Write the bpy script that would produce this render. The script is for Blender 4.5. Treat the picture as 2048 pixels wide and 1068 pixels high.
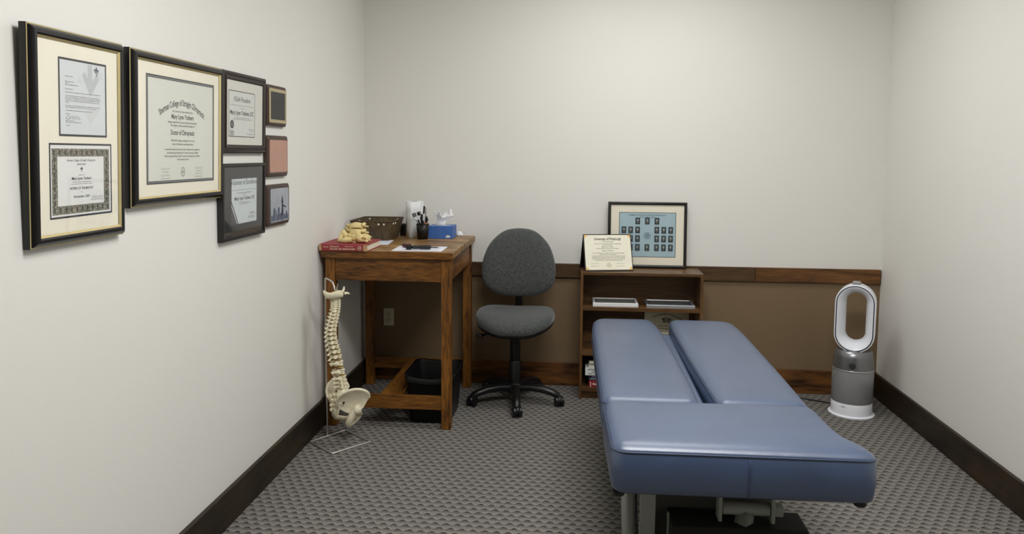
import bpy, bmesh, math, random
from mathutils import Vector, Matrix, noise
random.seed(7)
PI = math.pi
scene = bpy.context.scene
for o in list(bpy.data.objects): bpy.data.objects.remove(o)

# ------------------------------------------------------------------ room size
L, R, D, YF, H = 1.3622, 1.8142, 4.8229, -2.60, 2.74      # left, right, back, front, ceiling

# ------------------------------------------------------------------ camera
def make_camera():
    f, ppy, yaw, pitch, roll, h = 1552.36, 445.93, 0.0879, 0.0886, 0.0077, 1.455
    cy, sy, cp, sp, cr, sr = math.cos(yaw), math.sin(yaw), math.cos(pitch), math.sin(pitch), math.cos(roll), math.sin(roll)
    fw, r, u = Vector((-sy, cy, 0)), Vector((cy, sy, 0)), Vector((0, 0, 1))
    f2 = fw*cp - u*sp; u2 = u*cp + fw*sp
    r3 = r*cr + u2*sr; u3 = u2*cr - r*sr
    cam = bpy.data.cameras.new('camera'); ob = bpy.data.objects.new('camera', cam)
    scene.collection.objects.link(ob)
    m = Matrix.Identity(4)
    for i in range(3):
        m[i][0] = r3[i]; m[i][1] = u3[i]; m[i][2] = -f2[i]
    m[2][3] = h
    ob.matrix_world = m
    cam.sensor_fit = 'HORIZONTAL'; cam.sensor_width = 36; cam.lens = f/2048*36
    cam.shift_y = -(534 - ppy)/2048
    cam.clip_start = 0.02
    scene.camera = ob
make_camera()

# ------------------------------------------------------------------ world, light, exposure
w = bpy.data.worlds.new('world'); scene.world = w; w.use_nodes = True
w.node_tree.nodes['Background'].inputs[0].default_value = (0.9, 0.95, 1, 1)
w.node_tree.nodes['Background'].inputs[1].default_value = 0.0
LIGHTS = [  # centre x, y, size x, size y, watts
    (0.36, 3.72, 1.16, 0.56, 10.5),
    (0.30, 1.80, 1.16, 0.56, 34.0),
]
for (x, y, sx, sy, e) in LIGHTS:
    ld = bpy.data.lights.new('ceiling_lamp', 'AREA'); ld.shape = 'RECTANGLE'
    ld.size = sx; ld.size_y = sy; ld.energy = e; ld.color = (1.0, 0.998, 0.985)
    lo = bpy.data.objects.new('ceiling_lamp', ld); lo.location = (x, y, H - 0.03)
    scene.collection.objects.link(lo)
vs = scene.view_settings
vs.view_transform = 'Standard'; vs.look = 'None'; vs.gamma = 1; vs.use_curve_mapping = False
vs.exposure = 0.35

# ------------------------------------------------------------------ materials
def lin(c):
    return tuple(((v/255)/12.92 if v/255 <= 0.04045 else (((v/255)+0.055)/1.055)**2.4) for v in c) + (1.0,)
MATS = {}
def mat(name, col, rough=0.6, metal=0.0, spec=0.5, var=0.06, scale=12.0, bump=0.0, bscale=200.0, coat=0.0, sheen=0.0, stretch=(1, 1, 1)):
    """plain surface with slight procedural colour variation and fine relief"""
    if name in MATS: return MATS[name]
    m = bpy.data.materials.new(name); m.use_nodes = True; nt = m.node_tree; N = nt.nodes; K = nt.links
    b = N['Principled BSDF']
    b.inputs['Roughness'].default_value = rough; b.inputs['Metallic'].default_value = metal
    b.inputs['Specular IOR Level'].default_value = spec
    b.inputs['Coat Weight'].default_value = coat; b.inputs['Coat Roughness'].default_value = rough; b.inputs['Sheen Weight'].default_value = sheen
    tc = N.new('ShaderNodeTexCoord'); mp = N.new('ShaderNodeMapping'); mp.inputs['Scale'].default_value = stretch
    K.new(tc.outputs['Object'], mp.inputs['Vector'])
    nz = N.new('ShaderNodeTexNoise'); nz.inputs['Scale'].default_value = scale; nz.inputs['Detail'].default_value = 4
    K.new(mp.outputs[0], nz.inputs['Vector'])
    rp = N.new('ShaderNodeValToRGB')
    c = lin(col)
    rp.color_ramp.elements[0].position = 0.3; rp.color_ramp.elements[1].position = 0.7
    rp.color_ramp.elements[0].color = tuple(max(0, v*(1-var)) for v in c[:3]) + (1,)
    rp.color_ramp.elements[1].color = tuple(min(1, v*(1+var)) for v in c[:3]) + (1,)
    K.new(nz.outputs['Fac'], rp.inputs[0]); K.new(rp.outputs[0], b.inputs['Base Color'])
    if bump > 0:
        n2 = N.new('ShaderNodeTexNoise'); n2.inputs['Scale'].default_value = bscale; n2.inputs['Detail'].default_value = 3
        K.new(tc.outputs['Object'], n2.inputs['Vector'])
        bp = N.new('ShaderNodeBump'); bp.inputs['Strength'].default_value = bump; bp.inputs['Distance'].default_value = 0.002
        K.new(n2.outputs['Fac'], bp.inputs['Height']); K.new(bp.outputs[0], b.inputs['Normal'])
    MATS[name] = m
    return m
def wood(name, dark, light, axis='X', rough=0.5, ring=9.0, spec=0.4, knots=True, seed=0.0, blotch=0.35, fine=0.45):
    if name in MATS: return MATS[name]
    m = bpy.data.materials.new(name); m.use_nodes = True; nt = m.node_tree; N = nt.nodes; K = nt.links
    b = N['Principled BSDF']; b.inputs['Roughness'].default_value = rough; b.inputs['Specular IOR Level'].default_value = spec
    tc = N.new('ShaderNodeTexCoord'); mp = N.new('ShaderNodeMapping')
    s = {'X': (0.9, 9, 9), 'Y': (9, 0.9, 9), 'Z': (9, 9, 0.9)}[axis]
    mp.inputs['Scale'].default_value = s; mp.inputs['Location'].default_value = (seed, seed*1.7, seed*0.6)
    K.new(tc.outputs['Object'], mp.inputs['Vector'])
    n1 = N.new('ShaderNodeTexNoise'); n1.inputs['Scale'].default_value = 2.2; n1.inputs['Detail'].default_value = 7
    n1.inputs['Roughness'].default_value = 0.62; n1.inputs['Distortion'].default_value = 0.8
    K.new(mp.outputs[0], n1.inputs['Vector'])
    n2 = N.new('ShaderNodeTexNoise'); n2.inputs['Scale'].default_value = ring*2.5; n2.inputs['Detail'].default_value = 4
    K.new(mp.outputs[0], n2.inputs['Vector'])
    n3 = N.new('ShaderNodeTexNoise'); n3.inputs['Scale'].default_value = 5.0; n3.inputs['Detail'].default_value = 2
    K.new(tc.outputs['Object'], n3.inputs['Vector'])
    a = N.new('ShaderNodeMath'); a.operation = 'MULTIPLY_ADD'; a.inputs[1].default_value = fine
    K.new(n2.outputs['Fac'], a.inputs[0]); K.new(n1.outputs['Fac'], a.inputs[2])
    a2 = N.new('ShaderNodeMath'); a2.operation = 'MULTIPLY_ADD'; a2.inputs[1].default_value = blotch
    K.new(n3.outputs['Fac'], a2.inputs[0]); K.new(a.outputs[0], a2.inputs[2])
    rp = N.new('ShaderNodeValToRGB'); e = rp.color_ramp.elements
    S_ = 1 + fine + blotch
    e[0].position = 0.5-0.22/S_; e[0].color = lin(dark); e[1].position = 0.5+0.2/S_; e[1].color = lin(light)
    K.new(math_node(nt, 'MULTIPLY', a2.outputs[0], 1/S_), rp.inputs[0])
    out = rp.outputs[0]
    if knots:
        v = N.new('ShaderNodeTexVoronoi'); v.inputs['Scale'].default_value = 2.6
        mk = N.new('ShaderNodeMapping'); mk.inputs['Location'].default_value = (seed+.3, seed, seed+.7)
        mk.inputs['Scale'].default_value = {'X': (0.8, 1.7, 1.7), 'Y': (1.7, 0.8, 1.7), 'Z': (1.7, 1.7, 0.8)}[axis]
        K.new(tc.outputs['Object'], mk.inputs['Vector']); K.new(mk.outputs[0], v.inputs['Vector'])
        r2 = N.new('ShaderNodeValToRGB'); r2.color_ramp.elements[0].position = 0.02; r2.color_ramp.elements[0].color = (0.25, 0.2, 0.18, 1)
        r2.color_ramp.elements[1].position = 0.085; r2.color_ramp.elements[1].color = (1, 1, 1, 1)
        K.new(v.outputs['Distance'], r2.inputs[0])
        mx = N.new('ShaderNodeMix'); mx.data_type = 'RGBA'; mx.blend_type = 'MULTIPLY'; mx.inputs[0].default_value = 1
        K.new(out, mx.inputs[6]); K.new(r2.outputs[0], mx.inputs[7]); out = mx.outputs[2]
    K.new(out, b.inputs['Base Color'])
    bp = N.new('ShaderNodeBump'); bp.inputs['Strength'].default_value = 0.25; bp.inputs['Distance'].default_value = 0.0015
    K.new(n2.outputs['Fac'], bp.inputs['Height']); K.new(bp.outputs[0], b.inputs['Normal'])
    MATS[name] = m
    return m
def glass_mat():
    m = bpy.data.materials.new('picture glass'); m.use_nodes = True; nt = m.node_tree; N = nt.nodes; K = nt.links
    N.remove(N['Principled BSDF'])
    t = N.new('ShaderNodeBsdfTransparent'); g = N.new('ShaderNodeBsdfGlossy'); g.inputs['Roughness'].default_value = 0.03
    nz = N.new('ShaderNodeTexNoise'); nz.inputs['Scale'].default_value = 3
    t.inputs[0].default_value = (0.99, 0.99, 0.986, 1)
    f = N.new('ShaderNodeFresnel'); ge = N.new('ShaderNodeNewGeometry')
    K.new(math_node(nt, 'MULTIPLY_ADD', ge.outputs['Backfacing'], 1/1.4-1.4, 1.4), f.inputs[0])   # same reflectance from both faces of the thin pane
    mx = N.new('ShaderNodeMixShader')
    K.new(f.outputs[0], mx.inputs[0]); K.new(t.outputs[0], mx.inputs[1]); K.new(g.outputs[0], mx.inputs[2])
    K.new(mx.outputs[0], N['Material Output'].inputs[0])
    return m
def math_node(nt, op, a, b=None, c=None):
    n = nt.nodes.new('ShaderNodeMath'); n.operation = op
    for i, v in enumerate((a, b, c)):
        if v is None: continue
        if isinstance(v, (int, float)): n.inputs[i].default_value = v
        else: nt.links.new(v, n.inputs[i])
    return n.outputs[0]
def carpet_mat():
    m = bpy.data.materials.new('loop carpet'); m.use_nodes = True; nt = m.node_tree; N = nt.nodes; K = nt.links
    b = N['Principled BSDF']; b.inputs['Roughness'].default_value = 0.95; b.inputs['Specular IOR Level'].default_value = 0.1
    tc = N.new('ShaderNodeTexCoord'); sx = N.new('ShaderNodeSeparateXYZ'); K.new(tc.outputs['Object'], sx.inputs[0])
    nz = N.new('ShaderNodeTexNoise'); nz.inputs['Scale'].default_value = 14; nz.inputs['Detail'].default_value = 2
    K.new(tc.outputs['Object'], nz.inputs['Vector'])
    X, Y = sx.outputs[0], sx.outputs[1]
    j = math_node(nt, 'MULTIPLY_ADD', nz.outputs['Fac'], 1.6, -0.8)
    Q = 0.037
    yy = math_node(nt, 'MULTIPLY_ADD', X, 0.05, Y)                           # rows run slightly askew
    v0 = math_node(nt, 'MULTIPLY_ADD', j, 0.22, math_node(nt, 'MULTIPLY', yy, 1/Q))
    ph = math_node(nt, 'ADD', math_node(nt, 'MULTIPLY', X, 2*PI/0.045), math_node(nt, 'MULTIPLY', j, 0.9))
    alt = math_node(nt, 'MULTIPLY', math_node(nt, 'SINE', ph), math_node(nt, 'COSINE', math_node(nt, 'MULTIPLY', v0, PI)))
    v = math_node(nt, 'MULTIPLY_ADD', alt, 0.24, v0)                         # neighbouring rows wave in opposite phase
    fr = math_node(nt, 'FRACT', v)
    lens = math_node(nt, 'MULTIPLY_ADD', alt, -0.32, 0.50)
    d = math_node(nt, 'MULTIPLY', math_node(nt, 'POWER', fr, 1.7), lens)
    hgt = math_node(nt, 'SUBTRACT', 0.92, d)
    mpf = N.new('ShaderNodeMapping'); mpf.inputs['Scale'].default_value = (1.6, 1.0, 1.0); K.new(tc.outputs['Object'], mpf.inputs[0])
    fib = N.new('ShaderNodeTexNoise'); fib.inputs['Scale'].default_value = 230; fib.inputs['Detail'].default_value = 3
    K.new(mpf.outputs[0], fib.inputs['Vector'])
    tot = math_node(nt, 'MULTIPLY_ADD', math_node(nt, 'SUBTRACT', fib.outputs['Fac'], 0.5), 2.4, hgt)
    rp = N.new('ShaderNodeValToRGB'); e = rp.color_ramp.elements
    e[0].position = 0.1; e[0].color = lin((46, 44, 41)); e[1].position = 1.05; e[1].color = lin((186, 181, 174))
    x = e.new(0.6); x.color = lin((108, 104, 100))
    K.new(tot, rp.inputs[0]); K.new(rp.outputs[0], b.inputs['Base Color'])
    bp = N.new('ShaderNodeBump'); bp.inputs['Strength'].default_value = 0.9; bp.inputs['Distance'].default_value = 0.006
    K.new(tot, bp.inputs['Height']); K.new(bp.outputs[0], b.inputs['Normal'])
    return m
def wall_mat(name, col, low=None, split=0.0):
    m = bpy.data.materials.new(name); m.use_nodes = True; nt = m.node_tree; N = nt.nodes; K = nt.links
    b = N['Principled BSDF']; b.inputs['Roughness'].default_value = 0.62; b.inputs['Specular IOR Level'].default_value = 0.35
    tc = N.new('ShaderNodeTexCoord')
    n = N.new('ShaderNodeTexNoise'); n.inputs['Scale'].default_value = 1.7; n.inputs['Detail'].default_value = 3
    K.new(tc.outputs['Object'], n.inputs['Vector'])
    rp = N.new('ShaderNodeValToRGB'); c = lin(col)
    rp.color_ramp.elements[0].color = tuple(v*0.975 for v in c[:3])+(1,); rp.color_ramp.elements[1].color = tuple(min(1, v*1.02) for v in c[:3])+(1,)
    K.new(n.outputs['Fac'], rp.inputs[0]); out = rp.outputs[0]
    if low:
        sx = N.new('ShaderNodeSeparateXYZ'); K.new(tc.outputs['Object'], sx.inputs[0])
        lt = math_node(nt, 'LESS_THAN', sx.outputs[2], split)
        mx = N.new('ShaderNodeMix'); mx.data_type = 'RGBA'
        K.new(lt, mx.inputs[0]); K.new(out, mx.inputs[6]); mx.inputs[7].default_value = lin(low); out = mx.outputs[2]
    K.new(out, b.inputs['Base Color'])
    n2 = N.new('ShaderNodeTexNoise'); n2.inputs['Scale'].default_value = 160; n2.inputs['Detail'].default_value = 2
    K.new(tc.outputs['Object'], n2.inputs['Vector'])
    bp = N.new('ShaderNodeBump'); bp.inputs['Strength'].default_value = 0.12; bp.inputs['Distance'].default_value = 0.002
    K.new(n2.outputs['Fac'], bp.inputs['Height']); K.new(bp.outputs[0], b.inputs['Normal'])
    return m
def dot_mat(name, base, hole, pitch, metal=0.0, rough=0.4, thr=0.32):
    """perforated sheet: staggered round holes laid out on the UV (metres)"""
    m = bpy.data.materials.new(name); m.use_nodes = True; nt = m.node_tree; N = nt.nodes; K = nt.links
    b = N['Principled BSDF']; b.inputs['Roughness'].default_value = rough
    tc = N.new('ShaderNodeTexCoord'); mp = N.new('ShaderNodeMapping')
    mp.inputs['Rotation'].default_value = (0, 0, PI/4); mp.inputs['Scale'].default_value = (1/pitch, 1/pitch, 1)
    K.new(tc.outputs['UV'], mp.inputs['Vector'])
    v = N.new('ShaderNodeTexVoronoi'); v.voronoi_dimensions = '2D'; v.inputs['Scale'].default_value = 1; v.inputs['Randomness'].default_value = 0
    K.new(mp.outputs[0], v.inputs['Vector'])
    rp = N.new('ShaderNodeValToRGB'); e = rp.color_ramp.elements
    e[0].position = thr-0.04; e[0].color = lin(hole); e[1].position = thr+0.04; e[1].color = lin(base)
    K.new(v.outputs['Distance'], rp.inputs[0]); K.new(rp.outputs[0], b.inputs['Base Color'])
    r3 = N.new('ShaderNodeMath'); r3.operation = 'GREATER_THAN'; r3.inputs[1].default_value = thr
    K.new(v.outputs['Distance'], r3.inputs[0])
    mm = math_node(nt, 'MULTIPLY', r3.outputs[0], metal); K.new(mm, b.inputs['Metallic'])
    bp = N.new('ShaderNodeBump'); bp.inputs['Strength'].default_value = 0.4; bp.inputs['Distance'].default_value = 0.001
    K.new(r3.outputs[0], bp.inputs['Height']); K.new(bp.outputs[0], b.inputs['Normal'])
    return m
def weave_mat(name, c1, c2, sx=150, sz=90):
    m = bpy.data.materials.new(name); m.use_nodes = True; nt = m.node_tree; N = nt.nodes; K = nt.links
    b = N['Principled BSDF']; b.inputs['Roughness'].default_value = 0.6
    tc = N.new('ShaderNodeTexCoord'); s = N.new('ShaderNodeSeparateXYZ'); K.new(tc.outputs['Object'], s.inputs[0])
    hx = math_node(nt, 'ADD', s.outputs[0], s.outputs[1])
    a = math_node(nt, 'SINE', math_node(nt, 'MULTIPLY', hx, sx*2)); c = math_node(nt, 'SINE', math_node(nt, 'MULTIPLY', s.outputs[2], sz*4))
    p = math_node(nt, 'MULTIPLY', a, c)
    nz = N.new('ShaderNodeTexNoise'); nz.inputs['Scale'].default_value = 60; nz.inputs['Detail'].default_value = 4
    mp = N.new('ShaderNodeMapping'); mp.inputs['Scale'].default_value = (1, 1, 0.25)
    K.new(tc.outputs['Object'], mp.inputs[0]); K.new(mp.outputs[0], nz.inputs['Vector'])
    t = math_node(nt, 'MULTIPLY_ADD', p, 0.22, nz.outputs['Fac'])
    rp = N.new('ShaderNodeValToRGB'); rp.color_ramp.elements[0].position = 0.2; rp.color_ramp.elements[1].position = 0.85
    rp.color_ramp.elements[0].color = lin(c1); rp.color_ramp.elements[1].color = lin(c2)
    K.new(t, rp.inputs[0]); K.new(rp.outputs[0], b.inputs['Base Color'])
    bp = N.new('ShaderNodeBump'); bp.inputs['Strength'].default_value = 0.7; bp.inputs['Distance'].default_value = 0.003
    K.new(t, bp.inputs['Height']); K.new(bp.outputs[0], b.inputs['Normal'])
    return m
def fabric_mat(name, c1, c2, sc=900):
    m = bpy.data.materials.new(name); m.use_nodes = True; nt = m.node_tree; N = nt.nodes; K = nt.links
    b = N['Principled BSDF']; b.inputs['Roughness'].default_value = 0.95; b.inputs['Sheen Weight'].default_value = 0.25
    b.inputs['Specular IOR Level'].default_value = 0.15
    tc = N.new('ShaderNodeTexCoord')
    o = None
    for st in ((1, 1, 0.12), (0.12, 1, 1)):
        mp = N.new('ShaderNodeMapping'); mp.inputs['Scale'].default_value = st; K.new(tc.outputs['Object'], mp.inputs[0])
        n = N.new('ShaderNodeTexNoise'); n.inputs['Scale'].default_value = sc*0.5; n.inputs['Detail'].default_value = 2
        K.new(mp.outputs[0], n.inputs['Vector'])
        o = n.outputs['Fac'] if o is None else math_node(nt, 'MULTIPLY_ADD', n.outputs['Fac'], 1.0, o)
    rp = N.new('ShaderNodeValToRGB'); rp.color_ramp.elements[0].position = 0.0; rp.color_ramp.elements[1].position = 1.0
    h = math_node(nt, 'MULTIPLY_ADD', o, 1.4, -0.9)
    rp.color_ramp.elements[0].color = lin(c1); rp.color_ramp.elements[1].color = lin(c2)
    K.new(h, rp.inputs[0]); K.new(rp.outputs[0], b.inputs['Base Color'])
    bp = N.new('ShaderNodeBump'); bp.inputs['Strength'].default_value = 0.35; bp.inputs['Distance'].default_value = 0.001
    K.new(o, bp.inputs['Height']); K.new(bp.outputs[0], b.inputs['Normal'])
    return m

M_white = wall_mat('white wall paint', (233, 231, 225))
M_back = wall_mat('white over taupe wall paint', (233, 231, 225), (126, 105, 79), 0.70)
M_ceil = mat('ceiling tile', (240, 240, 237), 0.9, var=0.03, bump=0.3)
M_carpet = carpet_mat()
M_basedark = wood('dark stained pine', (14, 10, 6), (52, 40, 24), 'Y', 0.5, ring=6, blotch=0.6)
M_baseback = wood('reddish stained pine', (46, 26, 8), (126, 80, 36), 'X', 0.5, ring=6, blotch=0.6, seed=1.3)
M_rail = wood('rail pine', (70, 42, 15), (128, 86, 42), 'X', 0.5, ring=5, blotch=0.4, seed=2.2)
M_rail2 = wood('greyer rail pine', (58, 40, 20), (92, 68, 42), 'X', 0.5, ring=5, blotch=0.4, seed=5.1)
M_glass = glass_mat()
M_black = mat('black lacquer', (22, 21, 21), 0.35, var=0.1)
M_gold = mat('gold leaf', (208, 190, 138), 0.45, metal=0.4, var=0.08)
M_mat = mat('cream mat board', (248, 242, 224), 0.9, var=0.01)
M_bevel = mat('mat core', (250, 250, 246), 0.9, var=0.01)
M_darkmat = mat('charcoal mat board', (48, 48, 52), 0.85, var=0.06)
M_greymat = mat('grey mat edge', (128, 130, 130), 0.8, var=0.04)
M_paper = mat('white paper', (232, 234, 234), 0.85, var=0.01)
M_parch = mat('parchment paper', (226, 228, 218), 0.85, var=0.02)
M_cream = mat('cream paper', (240, 236, 216), 0.85, var=0.02)
M_ink = mat('black ink', (45, 45, 48), 0.8, var=0.05)
M_inkgrey = mat('grey ink', (112, 114, 118), 0.8, var=0.05)
M_faint = mat('pale grey print', (198, 202, 204), 0.85, var=0.03)
M_faint2 = mat('paler grey print', (216, 219, 220), 0.85, var=0.02)
M_espresso = mat('espresso wood', (44, 32, 28), 0.4, var=0.15, scale=30, stretch=(1, 6, 1))
M_plaque = mat('walnut plaque', (62, 40, 30), 0.35, var=0.2, scale=25, stretch=(5, 1, 1))
M_orn = None

# ------------------------------------------------------------------ mesh builder
class MB:
    def __init__(s): s.bm = bmesh.new(); s.mi = 0
    def _f(s, vs, smooth=False):
        try:
            f = s.bm.faces.new(vs); f.material_index = s.mi; f.smooth = smooth; return f
        except ValueError: return None
    def merge(s, b, mtx=None):
        if mtx is not None: bmesh.ops.transform(b, matrix=mtx, verts=b.verts)
        mp = {}
        for v in b.verts: mp[v] = s.bm.verts.new(v.co)
        for f in b.faces:
            n = s._f([mp[v] for v in f.verts], f.smooth)
        b.free()
    def box(s, x0, x1, y0, y1, z0, z1, bev=0.0, seg=2, mtx=None):
        b = bmesh.new(); bmesh.ops.create_cube(b, size=1)
        for v in b.verts:
            v.co = Vector(((x0+x1)/2 + v.co.x*(x1-x0), (y0+y1)/2 + v.co.y*(y1-y0), (z0+z1)/2 + v.co.z*(z1-z0)))
        if bev > 0:
            r = bmesh.ops.bevel(b, geom=list(b.edges), offset=bev, segments=seg, profile=0.5, affect='EDGES')
        s.merge(b, mtx); return s
    def rings(s, loops, close=True, cap0=False, cap1=False, smooth=True):
        """skin a list of equal-length loops"""
        vv = [[s.bm.verts.new(p) for p in lp] for lp in loops]
        n = len(loops[0])
        for a, b in zip(vv, vv[1:]):
            for i in range(n if close else n-1):
                j = (i+1) % n
                s._f([a[i], a[j], b[j], b[i]], smooth)
        if cap0: s._f(list(reversed(vv[0])), False)
        if cap1: s._f(vv[-1], False)
        return vv
    def lathe(s, prof, n=32, mtx=None, cap=True, uv=None):
        lp = []
        for (r, z) in prof:
            lp.append([Vector((r*math.cos(2*PI*i/n), r*math.sin(2*PI*i/n), z)) for i in range(n)])
        if mtx is not None: lp = [[mtx @ p for p in l] for l in lp]
        s.rings(lp, True, cap, cap); return s
    def tube(s, pts, rad, n=10, cap=True, closed=False, flat=1.0):
        pts = [Vector(p) for p in pts]; m = len(pts)
        rr = rad if isinstance(rad, (list, tuple)) else [rad]*m
        loops = []; up = None
        for i, p in enumerate(pts):
            if closed: t = pts[(i+1) % m] - pts[i-1]
            else: t = pts[min(i+1, m-1)] - pts[max(i-1, 0)]
            t.normalize()
            if up is None:
                up = Vector((0, 0, 1)) if abs(t.z) < 0.9 else Vector((1, 0, 0))
            a = up - t*up.dot(t)
            if a.length < 1e-4: a = t.orthogonal()
            a.normalize(); up = a; c = t.cross(a)
            loops.append([p + (a*math.cos(2*PI*k/n)*flat + c*math.sin(2*PI*k/n))*rr[i] for k in range(n)])
        if closed: loops.append(loops[0])
        s.rings(loops, True, cap and not closed, cap and not closed); return s
    def ball(s, c, r, seg=12, mtx=None, jitter=0.0, sc=(1, 1, 1)):
        b = bmesh.new(); bmesh.ops.create_uvsphere(b, u_segments=seg, v_segments=max(6, seg*2//3), radius=1)
        for v in b.verts:
            k = 1 + (jitter*noise.noise(v.co*2.3 + Vector(c)*37) if jitter else 0)
            v.co = Vector((v.co.x*sc[0]*r*k, v.co.y*sc[1]*r*k, v.co.z*sc[2]*r*k))
            if mtx is not None: v.co = mtx @ v.co
            v.co += Vector(c)
        for f in b.faces: f.smooth = True
        s.merge(b); return s
    def poly(s, pts, z=0.0, thick=0.0):
        if thick == 0:
            s._f([s.bm.verts.new((p[0], p[1], z)) for p in pts])
        else:
            a = [s.bm.verts.new((p[0], p[1], z)) for p in pts]; b = [s.bm.verts.new((p[0], p[1], z+thick)) for p in pts]
            n = len(pts)
            for i in range(n): s._f([a[i], a[(i+1) % n], b[(i+1) % n], b[i]])
            s._f(list(reversed(a))); s._f(b)
        return s
    def rect(s, x0, x1, y0, y1, z): return s.poly([(x0, y0), (x1, y0), (x1, y1), (x0, y1)], z)
    def ring_rect(s, o, i, z):
        """flat rectangular ring between outer (x0,x1,y0,y1) and inner"""
        for (a0, a1, b0, b1) in ((o[0], o[1], o[2], i[2]), (o[0], o[1], i[3], o[3]), (o[0], i[0], i[2], i[3]), (i[1], o[1], i[2], i[3])):
            s.rect(a0, a1, b0, b1, z)
        return s
    def mould(s, w, h, prof, close=False):
        """picture frame moulding: profile of (inset, height) swept round a w x h rectangle"""
        vv = []
        for (i, z) in prof:
            a, b = w/2-i, h/2-i
            vv.append([s.bm.verts.new(p) for p in ((-a, -b, z), (a, -b, z), (a, b, z), (-a, b, z))])
        for a, b in zip(vv, vv[1:]):
            for i in range(4):
                j = (i+1) % 4; s._f([a[i], a[j], b[j], b[i]])
        return s
    def build(s, name, mats, parent=None, smooth=None, loc=None, recalc=True):
        if recalc: bmesh.ops.recalc_face_normals(s.bm, faces=s.bm.faces)
        me = bpy.data.meshes.new(name); s.bm.to_mesh(me); s.bm.free()
        if not isinstance(mats, (list, tuple)): mats = [mats]
        for m in mats: me.materials.append(m)
        if smooth is not None:
            for p in me.polygons: p.use_smooth = True
            me.set_sharp_from_angle(angle=math.radians(smooth))
        o = bpy.data.objects.new(name, me); scene.collection.objects.link(o)
        if any(k in name for k in ('lettering', '_print', 'motifs', 'slots', 'holes')): o['kind'] = 'stuff'   # too small to pick apart
        if parent is not None: o.parent = parent
        if loc is not None: o.location = loc
        return o
def thing(name, label, cat, loc=(0, 0, 0), rz=0.0, group=None, mtx=None):
    o = bpy.data.objects.new(name, None); scene.collection.objects.link(o); o.empty_display_size = 0.05
    if mtx is not None: o.matrix_world = mtx
    else: o.location = loc; o.rotation_euler = (0, 0, rz)
    o['label'] = label; o['category'] = cat
    if group: o['group'] = group
    return o
def tag(o, label, cat, group=None):
    o['label'] = label; o['category'] = cat
    if group: o['group'] = group
    return o
def struct(o): o['kind'] = 'structure'; return o
def basis(loc, u, v):
    u = Vector(u).normalized(); v = Vector(v); v = (v - u*v.dot(u)).normalized(); w = u.cross(v)
    m = Matrix.Identity(4)
    for i in range(3): m[i][0] = u[i]; m[i][1] = v[i]; m[i][2] = w[i]; m[i][3] = loc[i]
    return m
def round_poly(pts, rad, seg=6):
    out = []; n = len(pts)
    for i in range(n):
        p = Vector(pts[i]); a = Vector(pts[i-1]); b = Vector(pts[(i+1) % n]); r = rad[i] if isinstance(rad, (list, tuple)) else rad
        if r <= 0: out.append(p); continue
        d0 = (a-p); d1 = (b-p); r = min(r, d0.length*0.48, d1.length*0.48)
        d0.normalize(); d1.normalize()
        q0 = p + d0*r; q1 = p + d1*r
        for k in range(seg+1):
            t = k/seg
            out.append(q0*(1-t)**2 + p*2*t*(1-t) + q1*t*t)
    return out
def densify(lp, step):
    out = []; n = len(lp)
    for i in range(n):
        a, b = lp[i], lp[(i+1) % n]; k = max(1, int((b-a).length/step))
        for j in range(k): out.append(a.lerp(b, j/k))
    return out
def offset(lp, d):
    """inward offset of a CCW loop"""
    n = len(lp); out = []
    for i in range(n):
        t = (lp[(i+1) % n] - lp[i-1]); t.normalize()
        out.append(lp[i] + Vector((-t.y, t.x))*d)
    return out

# ------------------------------------------------------------------ lettering
_TXT = {}
def text_mesh(body, shear=0.0, bold=0.0, res=2):
    key = (body, shear, bold)
    if key in _TXT: return _TXT[key]
    c = bpy.data.curves.new('t', 'FONT'); c.body = body; c.size = 1; c.shear = shear; c.offset = bold
    c.resolution_u = res; c.align_x = 'LEFT'; c.fill_mode = 'FRONT'
    o = bpy.data.objects.new('t', c); me = bpy.data.meshes.new_from_object(o)
    vs_ = [tuple(v.co[:2]) for v in me.vertices]; fs = [tuple(p.vertices) for p in me.polygons]
    bpy.data.objects.remove(o); bpy.data.curves.remove(c); bpy.data.meshes.remove(me)
    _TXT[key] = (vs_, fs); return _TXT[key]
def put_text(mb, body, cx, cy, width, height, z, shear=0.0, bold=0.0, arc=None, align='C', mtx=None):
    """a line of lettering fitted to a width and cap height, centred on (cx, cy)"""
    vs_, fs = text_mesh(body, shear, bold)
    if not vs_: return
    x0 = min(v[0] for v in vs_); x1 = max(v[0] for v in vs_)
    sx = width/max(1e-6, x1-x0); sy = height/0.72
    off = {'C': -width/2, 'L': 0, 'R': -width}[align]
    new = []
    for (x, y) in vs_:
        px = (x-x0)*sx + off; py = y*sy - height/2
        if arc:
            th = px/arc; px = (arc+py)*math.sin(th); py = (arc+py)*math.cos(th) - arc
        p = Vector((cx+px, cy+py, z))
        if mtx is not None: p = mtx @ p
        new.append(mb.bm.verts.new(p))
    for f in fs: mb._f([new[i] for i in f])
def ribbon(mb, pts, wd, z):
    pts = [Vector(p) for p in pts]; prev = None
    for i, p in enumerate(pts):
        t = pts[min(i+1, len(pts)-1)] - pts[max(0, i-1)]
        nrm = Vector((-t.y, t.x)); 
        if nrm.length < 1e-9: continue
        nrm.normalize()
        a = mb.bm.verts.new((p.x+nrm.x*wd/2, p.y+nrm.y*wd/2, z)); b = mb.bm.verts.new((p.x-nrm.x*wd/2, p.y-nrm.y*wd/2, z))
        if prev: mb._f([prev[0], a, b, prev[1]])
        prev = (a, b)
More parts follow.
